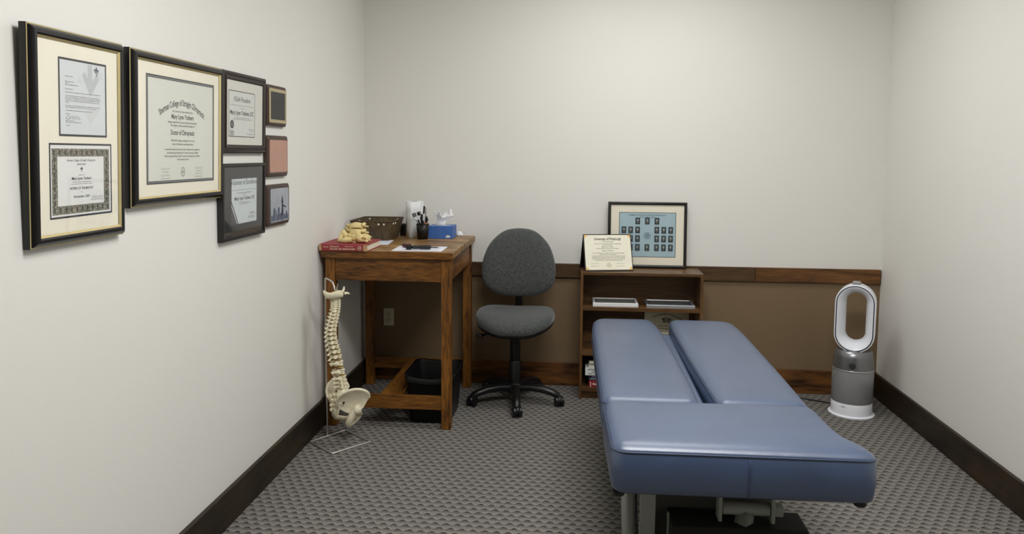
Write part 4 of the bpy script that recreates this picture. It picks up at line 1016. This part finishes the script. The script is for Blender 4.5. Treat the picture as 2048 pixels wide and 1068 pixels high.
for k in range(5):
    a = math.radians(-83+72*k); c_, s_ = math.cos(a), math.sin(a)
    def rp(r, z, o=0): return (r*c_ - o*s_, r*s_ + o*c_, z)
    m = MB(); m.tube([rp(.03, .090), rp(.10, .096), rp(.17, .090), rp(.225, .076), rp(.258, .060), rp(.266, .050)], [.028, .028, .026, .024, .022, .016], 12, flat=.85)
    lg = m.build('leg', M_chblk, t, 60)
    m = MB()
    ca = a + (0.25, -1.1, 2.0, .8, -2.3)[k]; hx, hy = math.cos(ca), math.sin(ca)
    cc = Vector((.266*c_, .266*s_, 0)); ax = Vector((-hy, hx, 0)); fwd = Vector((hx, hy, 0))
    for sd in (1, -1):
        cen = cc + fwd*.006 + ax*sd*.0155; mt = Matrix.Identity(4); w_ = ax; u_ = fwd; v_ = w_.cross(u_)
        for i in range(3): mt[i][0] = u_[i]; mt[i][1] = v_[i]; mt[i][2] = w_[i]; mt[i][3] = (cen + Vector((0, 0, .0285)))[i]
        m.lathe([(.024, -.011), (.0285, -.008), (.0285, .008), (.024, .011)], 20, mt)
    b = bmesh.new(); bmesh.ops.create_uvsphere(b, u_segments=14, v_segments=10, radius=1)
    for v in b.verts: v.co = cc + fwd*.006*1 + Vector((0, 0, .034)) + fwd*v.co.x*.031 + ax*v.co.y*.0205 + Vector((0, 0, 1))*max(v.co.z, -.2)*.029
    m.merge(b); m.tube([cc + Vector((0, 0, .045)), cc + Vector((0, 0, .062))], .009, 10); m.build('caster', M_chblk, lg, 45)

# ================================================================== BOOKCASE
M_bcZ = wood('bookcase laminate upright', (70, 46, 24), (112, 80, 46), 'Z', 0.4, ring=6, seed=.7, knots=False, blotch=.2)
M_bcX = wood('bookcase laminate', (68, 45, 24), (110, 79, 46), 'X', 0.38, ring=6, seed=1.4, knots=False, blotch=.2)
BX0, BX1, BY0, BY1, BZ = .008, .721, 4.552, 4.800, .766
t = thing('bookcase', 'low brown wooden bookcase with three shelves behind the treatment table', 'bookcase', ((BX0+BX1)/2, (BY0+BY1)/2, 0))
off = Vector((-(BX0+BX1)/2, -(BY0+BY1)/2, 0))
def B(*a, **k):
    mb = MB().box(*a, **k); bmesh.ops.translate(mb.bm, verts=mb.bm.verts, vec=off); return mb
B(BX0, BX0+.016, BY0, BY1, 0, BZ, bev=.001).build('side_panel', M_bcZ, t); B(BX1-.016, BX1, BY0, BY1, 0, BZ, bev=.001).build('side_panel', M_bcZ, t)
B(BX0+.016, BX1-.016, BY0+.001, BY1, BZ-.018, BZ-.001, bev=.001).build('top', M_bcX, t)
B(BX0+.016, BX1-.016, BY1-.006, BY1-.001, .02, BZ-.018).build('back_panel', M_bcX, t)
for (z0, z1) in ((.535, .557), (.262, .284), (.045, .067)):
    B(BX0+.016, BX1-.016, BY0+.004, BY1-.006, z0, z1, bev=.001).build('shelf', M_bcX, t)
B(BX0+.016, BX1-.016, BY0+.014, BY0+.030, 0, .045).build('kick_board', M_bcX, t)
for x in (BX0-.003,): pass
B(BX1, BX1+.004, BY0+.02, BY0+.03, .505, .517, bev=.001).build('shelf_peg', M_whp, t)

# flat frames lying on the upper shelf
M_whf = mat('white frame', (232, 234, 236), .4, var=.01); M_silv = mat('silver frame', (182, 186, 190), .35, .6)
def flat_frame(x0, x1, y0, y1, th, label, fm, im, skew):
    q = thing('picture_frame', label, 'picture frame', mtx=basis(((x0+x1)/2, (y0+y1)/2, .557), (1, skew, 0), (0, 1, 0)))
    wd, ht = x1-x0, y1-y0
    MB().mould(wd, ht, [(0, 0), (0, th-.002), (.002, th), (.014, th), (.016, th-.004)]).mould(wd, ht, [(0, 0), (.016, 0)]).build('frame', fm, q, 30)
    MB().mould(wd, ht, [(.016, th-.0035), (.020, th-.0035)]).build('dark_border', M_darkmat, q)
    MB().rect(-wd/2+.014, wd/2-.014, -ht/2+.014, ht/2-.014, th-.004).build('paper', im, q)
    MB().box(-wd/2+.0162, wd/2-.0162, -ht/2+.0162, ht/2-.0162, th-.0032, th-.0028).build('glass_pane', M_glass, q)
    return q
q_ = flat_frame(.082, .350, 4.585, 4.765, .020, 'white framed document lying flat at the left of the upper shelf', M_whf, mat('grey green paper', (190, 194, 188), .8), .01)
m = MB(); circle_ring(m, -.085, -.055, 0, .006, .0163, 12); m.build('seal', M_ink, q_)
flat_frame(.400, .682, 4.580, 4.765, .016, 'silver framed picture lying flat at the right of the upper shelf', M_silv, mat('grey picture', (148, 156, 164), .6, var=.12, scale=20), -.01)

# certificate leaning on the middle shelf
q_ = thing('certificate', 'unframed certificate with a crest leaning on the middle bookcase shelf', 'certificate', mtx=basis((.533, 4.742, .293), (1, 0, -.045), (-.0, .25, 1)))
MB().box(-.135, .135, 0, .215, -.003, 0).build('card', mat('tan certificate card', (222, 216, 190), .8, var=.02), q_)
m = MB(); put_text(m, 'Commonwealth of Pennsylvania', 0, .192, .19, .010, .0004, 0, .02, arc=.16); circle_ring(m, .0, .155, .012, .016, .0004, 20)
for (x, y, r) in ((-.020, .158, .008), (.020, .158, .008), (-.016, .142, .006), (.016, .142, .006), (0, .155, .007)): circle_ring(m, x, y, r*.3, r, .0004, 10)
for k, (s, wf) in enumerate((('Department of State', .10), ('Bureau of Professional Affairs', .15), ('State Board of Chiropractic', .14), ('be it known that', .13), ('is licensed to practice', .15), ('in this Commonwealth', .12))): put_text(m, s, 0, .118-.017*k, wf, .0065, .0004, 0, .02)
m.build('lettering', M_ink, q_)

# books stacked flat on the bottom shelf
z = .067
def shelf_book(x0, x1, y0, y1, z0, h, cm, label, lines, lm, pagesfront=False):
    q = thing('book', label, 'book', ((x0+x1)/2, y0, z0), 0, 'books on the bottom shelf')
    wd, dp = x1-x0, y1-y0
    m = MB(); m.box(-wd/2, wd/2, 0, dp, 0, .0025).box(-wd/2, wd/2, 0, dp, h-.0025, h)
    if not pagesfront: m.box(-wd/2, wd/2, -.002, .004, 0, h, bev=.001)
    m.build('cover', cm, q)
    MB().box(-wd/2+.003, wd/2-.003, .003, dp-.003, .0025, h-.0025).build('pages', M_pages, q)
    if lines:
        m = MB(); sm = basis((-wd/2, -.0022, 0), (1, 0, 0), (0, 0, 1))
        for (s, x, y, wf, hf) in lines: put_text(m, s, x, y, wf, hf, 0, 0, .03, align='L', mtx=sm)
        m.build('lettering', lm, q)
    return z0+h
z1 = shelf_book(.066, .300, 4.580, 4.760, .067, .038, mat('red book cover', (150, 34, 36), .45, var=.04), 'red book at the bottom of the shelf stack by the carpet', [('|', .010, .019, .004, .022), ("Bates'", .024, .019, .040, .013), ('Guide to Physical Examination', .07, .019, .13, .010)], M_whp)
z2 = shelf_book(.062, .300, 4.582, 4.768, z1, .034, mat('navy book cover', (28, 32, 56), .45, var=.04), 'navy book second from the bottom of the shelf stack', [('ORTHOPAEDIC', .022, .023, .05, .006), ('NEUROLOGY', .012, .011, .065, .009)], mat('pale blue letters', (176, 180, 200), .6))
z3 = shelf_book(.044, .300, 4.572, 4.765, z2, .046, mat('white book cover', (228, 230, 228), .5, var=.02), 'thick white book with black title in the shelf stack', [('DIFFERENTIAL DIAGNOSIS', .014, .036, .15, .0085), ('AND MANAGEMENT', .036, .023, .10, .0085), ('FOR THE CHIROPRACTOR', .018, .010, .14, .0085)], M_ink)
z4 = shelf_book(.060, .280, 4.580, 4.760, z3, .018, mat('grey book cover', (176, 178, 176), .5, var=.02), 'thin pale grey book topmost but one of the shelf stack', [], M_ink, True)
shelf_book(.064, .270, 4.585, 4.755, z4, .024, mat('black book cover', (40, 40, 42), .5, var=.02), 'dark paperback on top of the shelf stack', [], M_ink, True)

# --- class composite leaning on the wall
q_ = thing('picture_frame', 'black framed class composite with small portraits on the bookcase top', 'picture frame', mtx=basis((.409, 4.7758, BZ+.001), (1, 0, 0), (0, .055, 1)))
wd, ht = .477, .402
def up_(mb): bmesh.ops.translate(mb.bm, verts=mb.bm.verts, vec=(0, ht/2, 0)); return mb
up_(MB().mould(wd, ht, [(0, 0), (0, .016), (.002, .019), (.010, .021), (.016, .018), (.018, .012)]).mould(wd, ht, [(0, 0), (.018, 0)])).build('frame', M_black, q_, 30)
up_(MB().rect(-wd/2+.015, wd/2-.015, -ht/2+.015, ht/2-.015, .0095)).build('mat_board', M_mat, q_)
a0, a1, b0, b1 = -.168, .170, .068, .336
ps = MB().rect(a0, a1, b0, b1, .0098).build('poster', mat('pale blue poster', (178, 202, 212), .8, var=.02), q_)
MB().ring_rect((a0-.003, a1+.003, b0-.003, b1+.003), (a0, a1, b0, b1), .0100).build('mat_edge', M_darkmat, ps)
m = MB(); put_text(m, 'SHERMAN COLLEGE OF STRAIGHT CHIROPRACTIC', 0, b1-.014, .225, .0075, .0101, 0, .015); put_text(m, 'Class of March 2002', 0, b1-.026, .09, .007, .0101, .1, .015)
circle_ring(m, .0, .196, .0185, .021, .0101, 28); circle_ring(m, 0, .196, .003, .006, .0101, 12)
for k in range(6): circle_ring(m, .011*math.cos(k*PI/3), .196+.011*math.sin(k*PI/3), .001, .004, .0101, 8)
M_pd = mat('portrait backdrop', (66, 80, 86), .7, var=.2, scale=60); M_pf = mat('portrait face', (176, 174, 164), .7, var=.1); M_pj = mat('portrait jacket', (40, 48, 54), .7)
cols = [-.141, -.100, -.058, 0.0, .058, .100, .142]; rowsz = [.286, .231, .178, .124]
k = 0
for ri, rz_ in enumerate(rowsz):
    for ci in ((2, 3, 4), (0, 1, 2, 4, 5, 6), (0, 1, 2, 4, 5, 6), (0, 1, 2, 3, 4, 5, 6))[ri]:
        x = cols[ci]; p_ = MB(); p_.rect(x-.0145, x+.0145, rz_-.0205, rz_+.0205, .0102)
        p_.mi = 2; p_.poly([(x-.011, rz_-.0205), (x+.011, rz_-.0205), (x+.008, rz_-.008), (x-.008, rz_-.008)], .0103)
        p_.mi = 1; p_.poly([(x + .0052*math.cos(2*PI*i/12), rz_+.004 + .0075*math.sin(2*PI*i/12)) for i in range(12)], .0104); p_.poly([(x-.003, rz_-.008), (x, rz_-.016), (x+.003, rz_-.008)], .0104)
        p_.build('portrait', [M_pd, M_pf, M_pj], ps)
        put_text(m, ('Student Name'), x, rz_-.0255, .022, .0026, .0101); k += 1
m.build('lettering', mat('poster ink', (62, 84, 100), .8), ps)
up_(MB().box(-wd/2+.017, wd/2-.017, -ht/2+.017, ht/2-.017, .0112, .0116)).build('glass_pane', M_glass, q_)

# --- diploma tent
yw = .20
q_ = thing('diploma_folder', 'open black diploma folder standing like a tent on the bookcase', 'diploma folder', mtx=basis((.178, 4.605, BZ), (math.cos(yw), math.sin(yw), 0), (-math.sin(yw), math.cos(yw), 0)))
lean = .085; hz = .211; hw = .1465
fm = basis((0, 0, .001), (1, 0, 0), (0, lean, hz)); ln = math.hypot(lean, hz)
MB().box(-hw, hw, 0, ln, -.004, 0, bev=.001, mtx=fm).build('front_cover', M_black, q_)
bm_ = basis((0, lean*2-.004, .001), (1, 0, 0), (0, -lean+.004, hz))
MB().box(-hw, hw, 0, ln-.002, 0, .004, bev=.001, mtx=bm_).build('back_cover', M_black, q_)
def fr(mb, name, mt, par): bmesh.ops.transform(mb.bm, matrix=fm, verts=mb.bm.verts); return mb.build(name, mt, par)
sh = fr(MB().rect(-hw+.006, hw-.005, .007, ln-.005, .0004), 'diploma_sheet', M_cream, q_)
m = MB()
for (sx, sy) in ((-1, 0), (1, 0), (-1, 1), (1, 1)):
    x = sx*(hw-.006); y = .007 if sy == 0 else ln-.005; d = .022; s2 = 1 if sy == 0 else -1
    fr(MB().poly([(x, y), (x - sx*d, y), (x, y + s2*d)], .0007), 'gold_corner', mat('gold satin ribbon', (226, 184, 108), .5, .2), sh)
m = MB(); z = .0008
put_text(m, 'University of Pittsburgh', .001, .198, .165, .0155, z, 0, .02)
for (y, s, wf, hf) in ((.181, 'Greetings', .07, .005), (.168, 'To all to whom these letters shall come, greeting', .165, .0052), (.159, 'Be it known that', .055, .0048), (.149, 'Mary Lynn Yothers', .07, .0065), (.139, 'having completed the requirements for the degree of', .14, .0052), (.125, 'Bachelor of Science', .068, .0065),
        (.110, 'is now entitled to the rights, honors and privileges', .195, .0052), (.102, 'pertaining to that degree', .10, .005), (.092, 'In Witness Whereof the Trustees of the University have caused', .205, .0052), (.083, 'this diploma to be signed by their officers and the seal affixed', .20, .0052), (.074, 'Given at Pittsburgh, Pennsylvania, on this day of April in', .20, .0052), (.065, 'the year of our Lord one thousand nine hundred', .165, .005)): put_text(m, s, 0, y, wf, hf, z, 0, .012)
for (x, y, s) in ((-.085, .046, 1), (-.085, .030, 2), (.07, .046, 3), (.07, .030, 4)): squiggle(m, x-.025, y, .05, .006, z, s, .0007)
fr(m, 'lettering', M_ink, sh)
m = MB(); circle_ring(m, 0, .036, .013, .016, z, 24); circle_ring(m, 0, .036, .004, .010, z, 20); fr(m, 'seal', mat('seal print', (206, 200, 172), .8), sh)

# ================================================================== BLADELESS FAN
M_fanw = mat('white fan plastic', (240, 242, 248), .3, var=.01, coat=.2); M_fans = mat('silver fan collar', (138, 138, 140), .3, .7, var=.05)
t = thing('bladeless_fan', 'white and silver bladeless tower fan with a tall loop by the right wall', 'fan', (1.552, 4.46, 0), math.radians(-23))
MB().lathe([(.122, 0), (.124, .003), (.124, .009), (.119, .012), (.108, .014)], 64).build('base_disc', M_fanw, t, 40)
MB().lathe([(.1095, .014), (.1095, .076), (.107, .080)], 64).build('base_drum', M_fanw, t, 40)
m = MB(); cyl_uv(m, [(.1090, .0805), (.1102, .083), (.1102, .256), (.1095, .259)], 64)
m.build('filter_shroud', dot_mat('perforated silver', (178, 179, 181), (70, 70, 72), .0052, .35, .36, .30), t, 40)
MB().lathe([(.1102, .259), (.1108, .262), (.1108, .268), (.1095, .270)], 64, cap=False).build('shroud_band', mat('pale silver band', (176, 177, 178), .3, .6), t, 40)
MB().lathe([(.1092, .270), (.1075, .300), (.104, .335), (.098, .362), (.088, .372), (.05, .374)], 64).build('collar', M_fans, t, 40)
m = MB(); dm = basis((.004, -.1085, .300), (1, .04, 0), (0, .06, 1)); m.lathe([(.0175, -.006), (.0175, .0015), (.0155, .0022), (.0005, .0022)], 32, dm); m.build('display', mat('dark grey display', (52, 53, 56), .3), t, 40)
m = MB(); put_text(m, 'dyson', 0, 0, .022, .0085, 0, 0, .03, mtx=basis((-.034, -.1046, .064), (1, -.325, 0), (0, 0, 1))); m.build('lettering', mat('grey print', (130, 132, 136), .5), t)
ZC, SH = .554, .087
def stad(r, y, n=20):
    o = []
    for i in range(n+1): a = PI*i/n; o.append(Vector((r*math.cos(a), y, ZC + SH + r*math.sin(a))))
    for i in range(n+1): a = PI + PI*i/n; o.append(Vector((r*math.cos(a), y, ZC - SH + r*math.sin(a))))
    return o
m = MB(); m.rings([stad(.053, .064), (stad(.060, .070)), stad(.082, .070), stad(.096, .062), stad(.104, .04), stad(.1055, -.035), stad(.1055, -.052), stad(.1035, -.057), stad(.0985, -.058)], True); m.build('loop_shell', M_fanw, t, 50)
m = MB(); m.rings([stad(.0985, -.058), stad(.0978, -.0565), stad(.0935, -.0562), stad(.0930, -.0575)], True); m.build('air_slot', mat('dark slot ring', (34, 36, 52), .5), t, 50)
m = MB(); m.rings([stad(.0930, -.0575), stad(.091, -.058), stad(.080, -.050), stad(.066, -.030), stad(.056, .0), stad(.0515, .035), stad(.053, .064)], True); m.build('inner_ring', M_fanw, t, 50)
MB().box(-.020, .020, -.045, .010, ZC+SH+.104, ZC+SH+.119, bev=.003).build('remote', mat('grey remote', (150, 152, 154), .4, .4), t)
m = MB(); m.tube(bend([(1.53, 4.585, .012), (1.42, 4.66, .005), (1.30, 4.72, .005), (1.15, 4.735, .005), (1.0, 4.70, .005), (.90, 4.62, .005)], .05), .0042, 8)
o = m.build('power_cord', M_black, None, 60); tag(o, 'thin black power cord on the carpet behind the white fan', 'cord')

# ================================================================== TREATMENT TABLE
def vinyl():
    m = mat('blue vinyl', (58, 77, 110), .42, spec=.9, coat=.7, var=.09, scale=6, bump=.55, bscale=26); return m
M_vinyl = vinyl(); M_vseam = mat('blue vinyl piping', (58, 71, 95), .42, var=.03); M_tmetal = mat('grey green painted steel', (150, 154, 146), .45, var=.03)
M_tdark = mat('black ribbed cover', (20, 19, 17), .8, var=.2, scale=90); M_tdk2 = mat('grey enclosure', (96, 96, 88), .6, var=.05)
t = thing('treatment_table', 'blue vinyl chiropractic treatment table with two long rear cushions', 'table', (.45, 3.1, 0))
def cushion(pts, rad, z0, z1, name, r=.023, crown=.005, seg=7, pipe=True):
    lp = densify(round_poly([Vector(p) for p in pts], rad, seg), .03)
    lp = [Vector((p.x-.45, p.y-3.1)) for p in lp]
    cen = sum(lp, Vector((0, 0)))/len(lp)
    def lv(l, z): return [Vector((p.x, p.y, z)) for p in l]
    seam = z1 - r*.95
    rs = [lv(offset(lp, .030), z0), lv(offset(lp, .012), z0+.001), lv(offset(lp, .003), z0+.008), lv(lp, z0+.022), lv(offset(lp, -.004), (z0+seam)/2), lv(offset(lp, -.001), seam-.006), lv(offset(lp, .0022), seam), lv(offset(lp, .0015), seam+.004),
          lv(offset(lp, .005), seam+r*.36), lv(offset(lp, .012), seam+r*.60), lv(offset(lp, .021), seam+r*.79), lv(offset(lp, .031), seam+r*.92)]
    inn = offset(lp, .031)
    for k in (.94, .82, .6, .35, .12, 0):
        rs.append([Vector((cen.x+(p.x-cen.x)*k, cen.y+(p.y-cen.y)*k, seam + r*.99 + crown*(1-k*k))) for p in inn])
    m = MB(); m.rings(rs, True, True, False); bmesh.ops.remove_doubles(m.bm, verts=m.bm.verts, dist=1e-5); c_ = m.build(name, M_vinyl, t, 70)
    if pipe:
        m = MB(); m.tube([Vector((p.x, p.y, seam+.001)) for p in offset(lp, .0012)], .0028, 8, closed=True); m.build('piping', M_vseam, c_, 70)
    return c_
fc = cushion([(.103, 2.200), (.853, 2.206), (.851, 2.285), (.810, 2.37), (.800, 2.45), (.796, 2.655), (.094, 2.650), (.090, 2.54)], [.05, .055, .055, .10, .10, .05, .05, .0], .468, .617, 'foot_cushion')
m = MB(); m.tube([(.494-.45, 2.2015-3.1-.0045, zz) for zz in (.474, .500, .53, .560, .590)], .0018, 6); m.build('seam', mat('dark blue thread', (58, 70, 98), .6), fc)
cushion([(.086, 2.668), (.424, 2.672), (.426, 2.90), (.416, 3.40), (.404, 3.82), (.380, 4.045), (.080, 4.040), (.068, 3.80)], [.045, .045, .10, .10, .10, .06, .07, .08], .478, .606, 'long_cushion')
cushion([(.487, 2.672), (.797, 2.672), (.803, 3.10), (.803, 3.85), (.79, 4.050), (.470, 4.052), (.464, 3.85), (.470, 3.30)], [.045, .045, .1, .12, .11, .05, .08, .10], .478, .606, 'long_cushion')
def Tb(*a, **k):
    mb = MB().box(*a, **k); bmesh.ops.translate(mb.bm, verts=mb.bm.verts, vec=(-.45, -3.1, 0)); return mb
Tb(.16, .74, 2.70, 3.98, .455, .4785, bev=.004).build('deck_board', M_tdk2, t)
Tb(.412, .464, 2.69, 3.93, .4786, .548, bev=.008).build('gap_pad', M_vinyl, t)
Tb(.14, .80, 2.26, 2.62, .452, .4685, bev=.003).build('deck_board', M_tdk2, t)
for (x, y) in ((.125, 2.235), (.815, 2.235)):
    m = MB(); m.lathe([(.016, .455), (.018, .458), (.018, .4685)], 16, Matrix.Translation((x-.45, y-3.1, 0))); m.build('rubber_bumper', M_black, t, 40)
# pedestal and links
Tb(.215, .262, 2.49, 2.56, 0, .4555, bev=.003).build('upright', M_tmetal, t)
m = MB(); m.tube([(.166-.45, 2.50-3.1, .452), (.182-.45, 2.49-3.1, .0)], .022, 4); m.build('slanted_leg', M_tmetal, t)
Tb(.262, .650, 2.56, 3.60, .0, .4555, bev=.004).build('pedestal_cover', M_tdk2, t)
Tb(.30, .306, 2.49, 2.50, .0, .286).build('edge_strip', M_tmetal, t)
Tb(.306, .735, 2.42, 2.555, .0, .278, bev=.006).build('foot_housing', M_tdark, t)
m = MB(); rm = basis((.545-.45, 2.47-3.1, .322), (0, 1, 0), (0, 0, 1)); m.lathe([(.019, -.075), (.021, -.073), (.021, .073), (.019, .075)], 24, rm); m.build('roller_bar', M_tmetal, t, 40)
for x in (.462, .628):
    Tb(x-.006, x+.006, 2.445, 2.495, .285, .4555, bev=.002).build('roller_bracket', M_tmetal, t)
m = MB(); m.tube([(.545-.45, 2.47-3.1, .312), (.50-.45, 2.40-3.1, .0)], [.030, .030], 4); m.build('support_strut', M_tmetal, t)
Tb(.634, .662, 2.455, 2.49, .305, .338, bev=.002).build('bracket_end', M_tmetal, t)
m = MB(); m.tube(bend([(.195-.45, 2.52-3.1, .40), (.2-.45, 2.49-3.1, .25), (.215-.45, 2.47-3.1, .0)], .05), .004, 8); m.build('cable', M_black, t, 60)
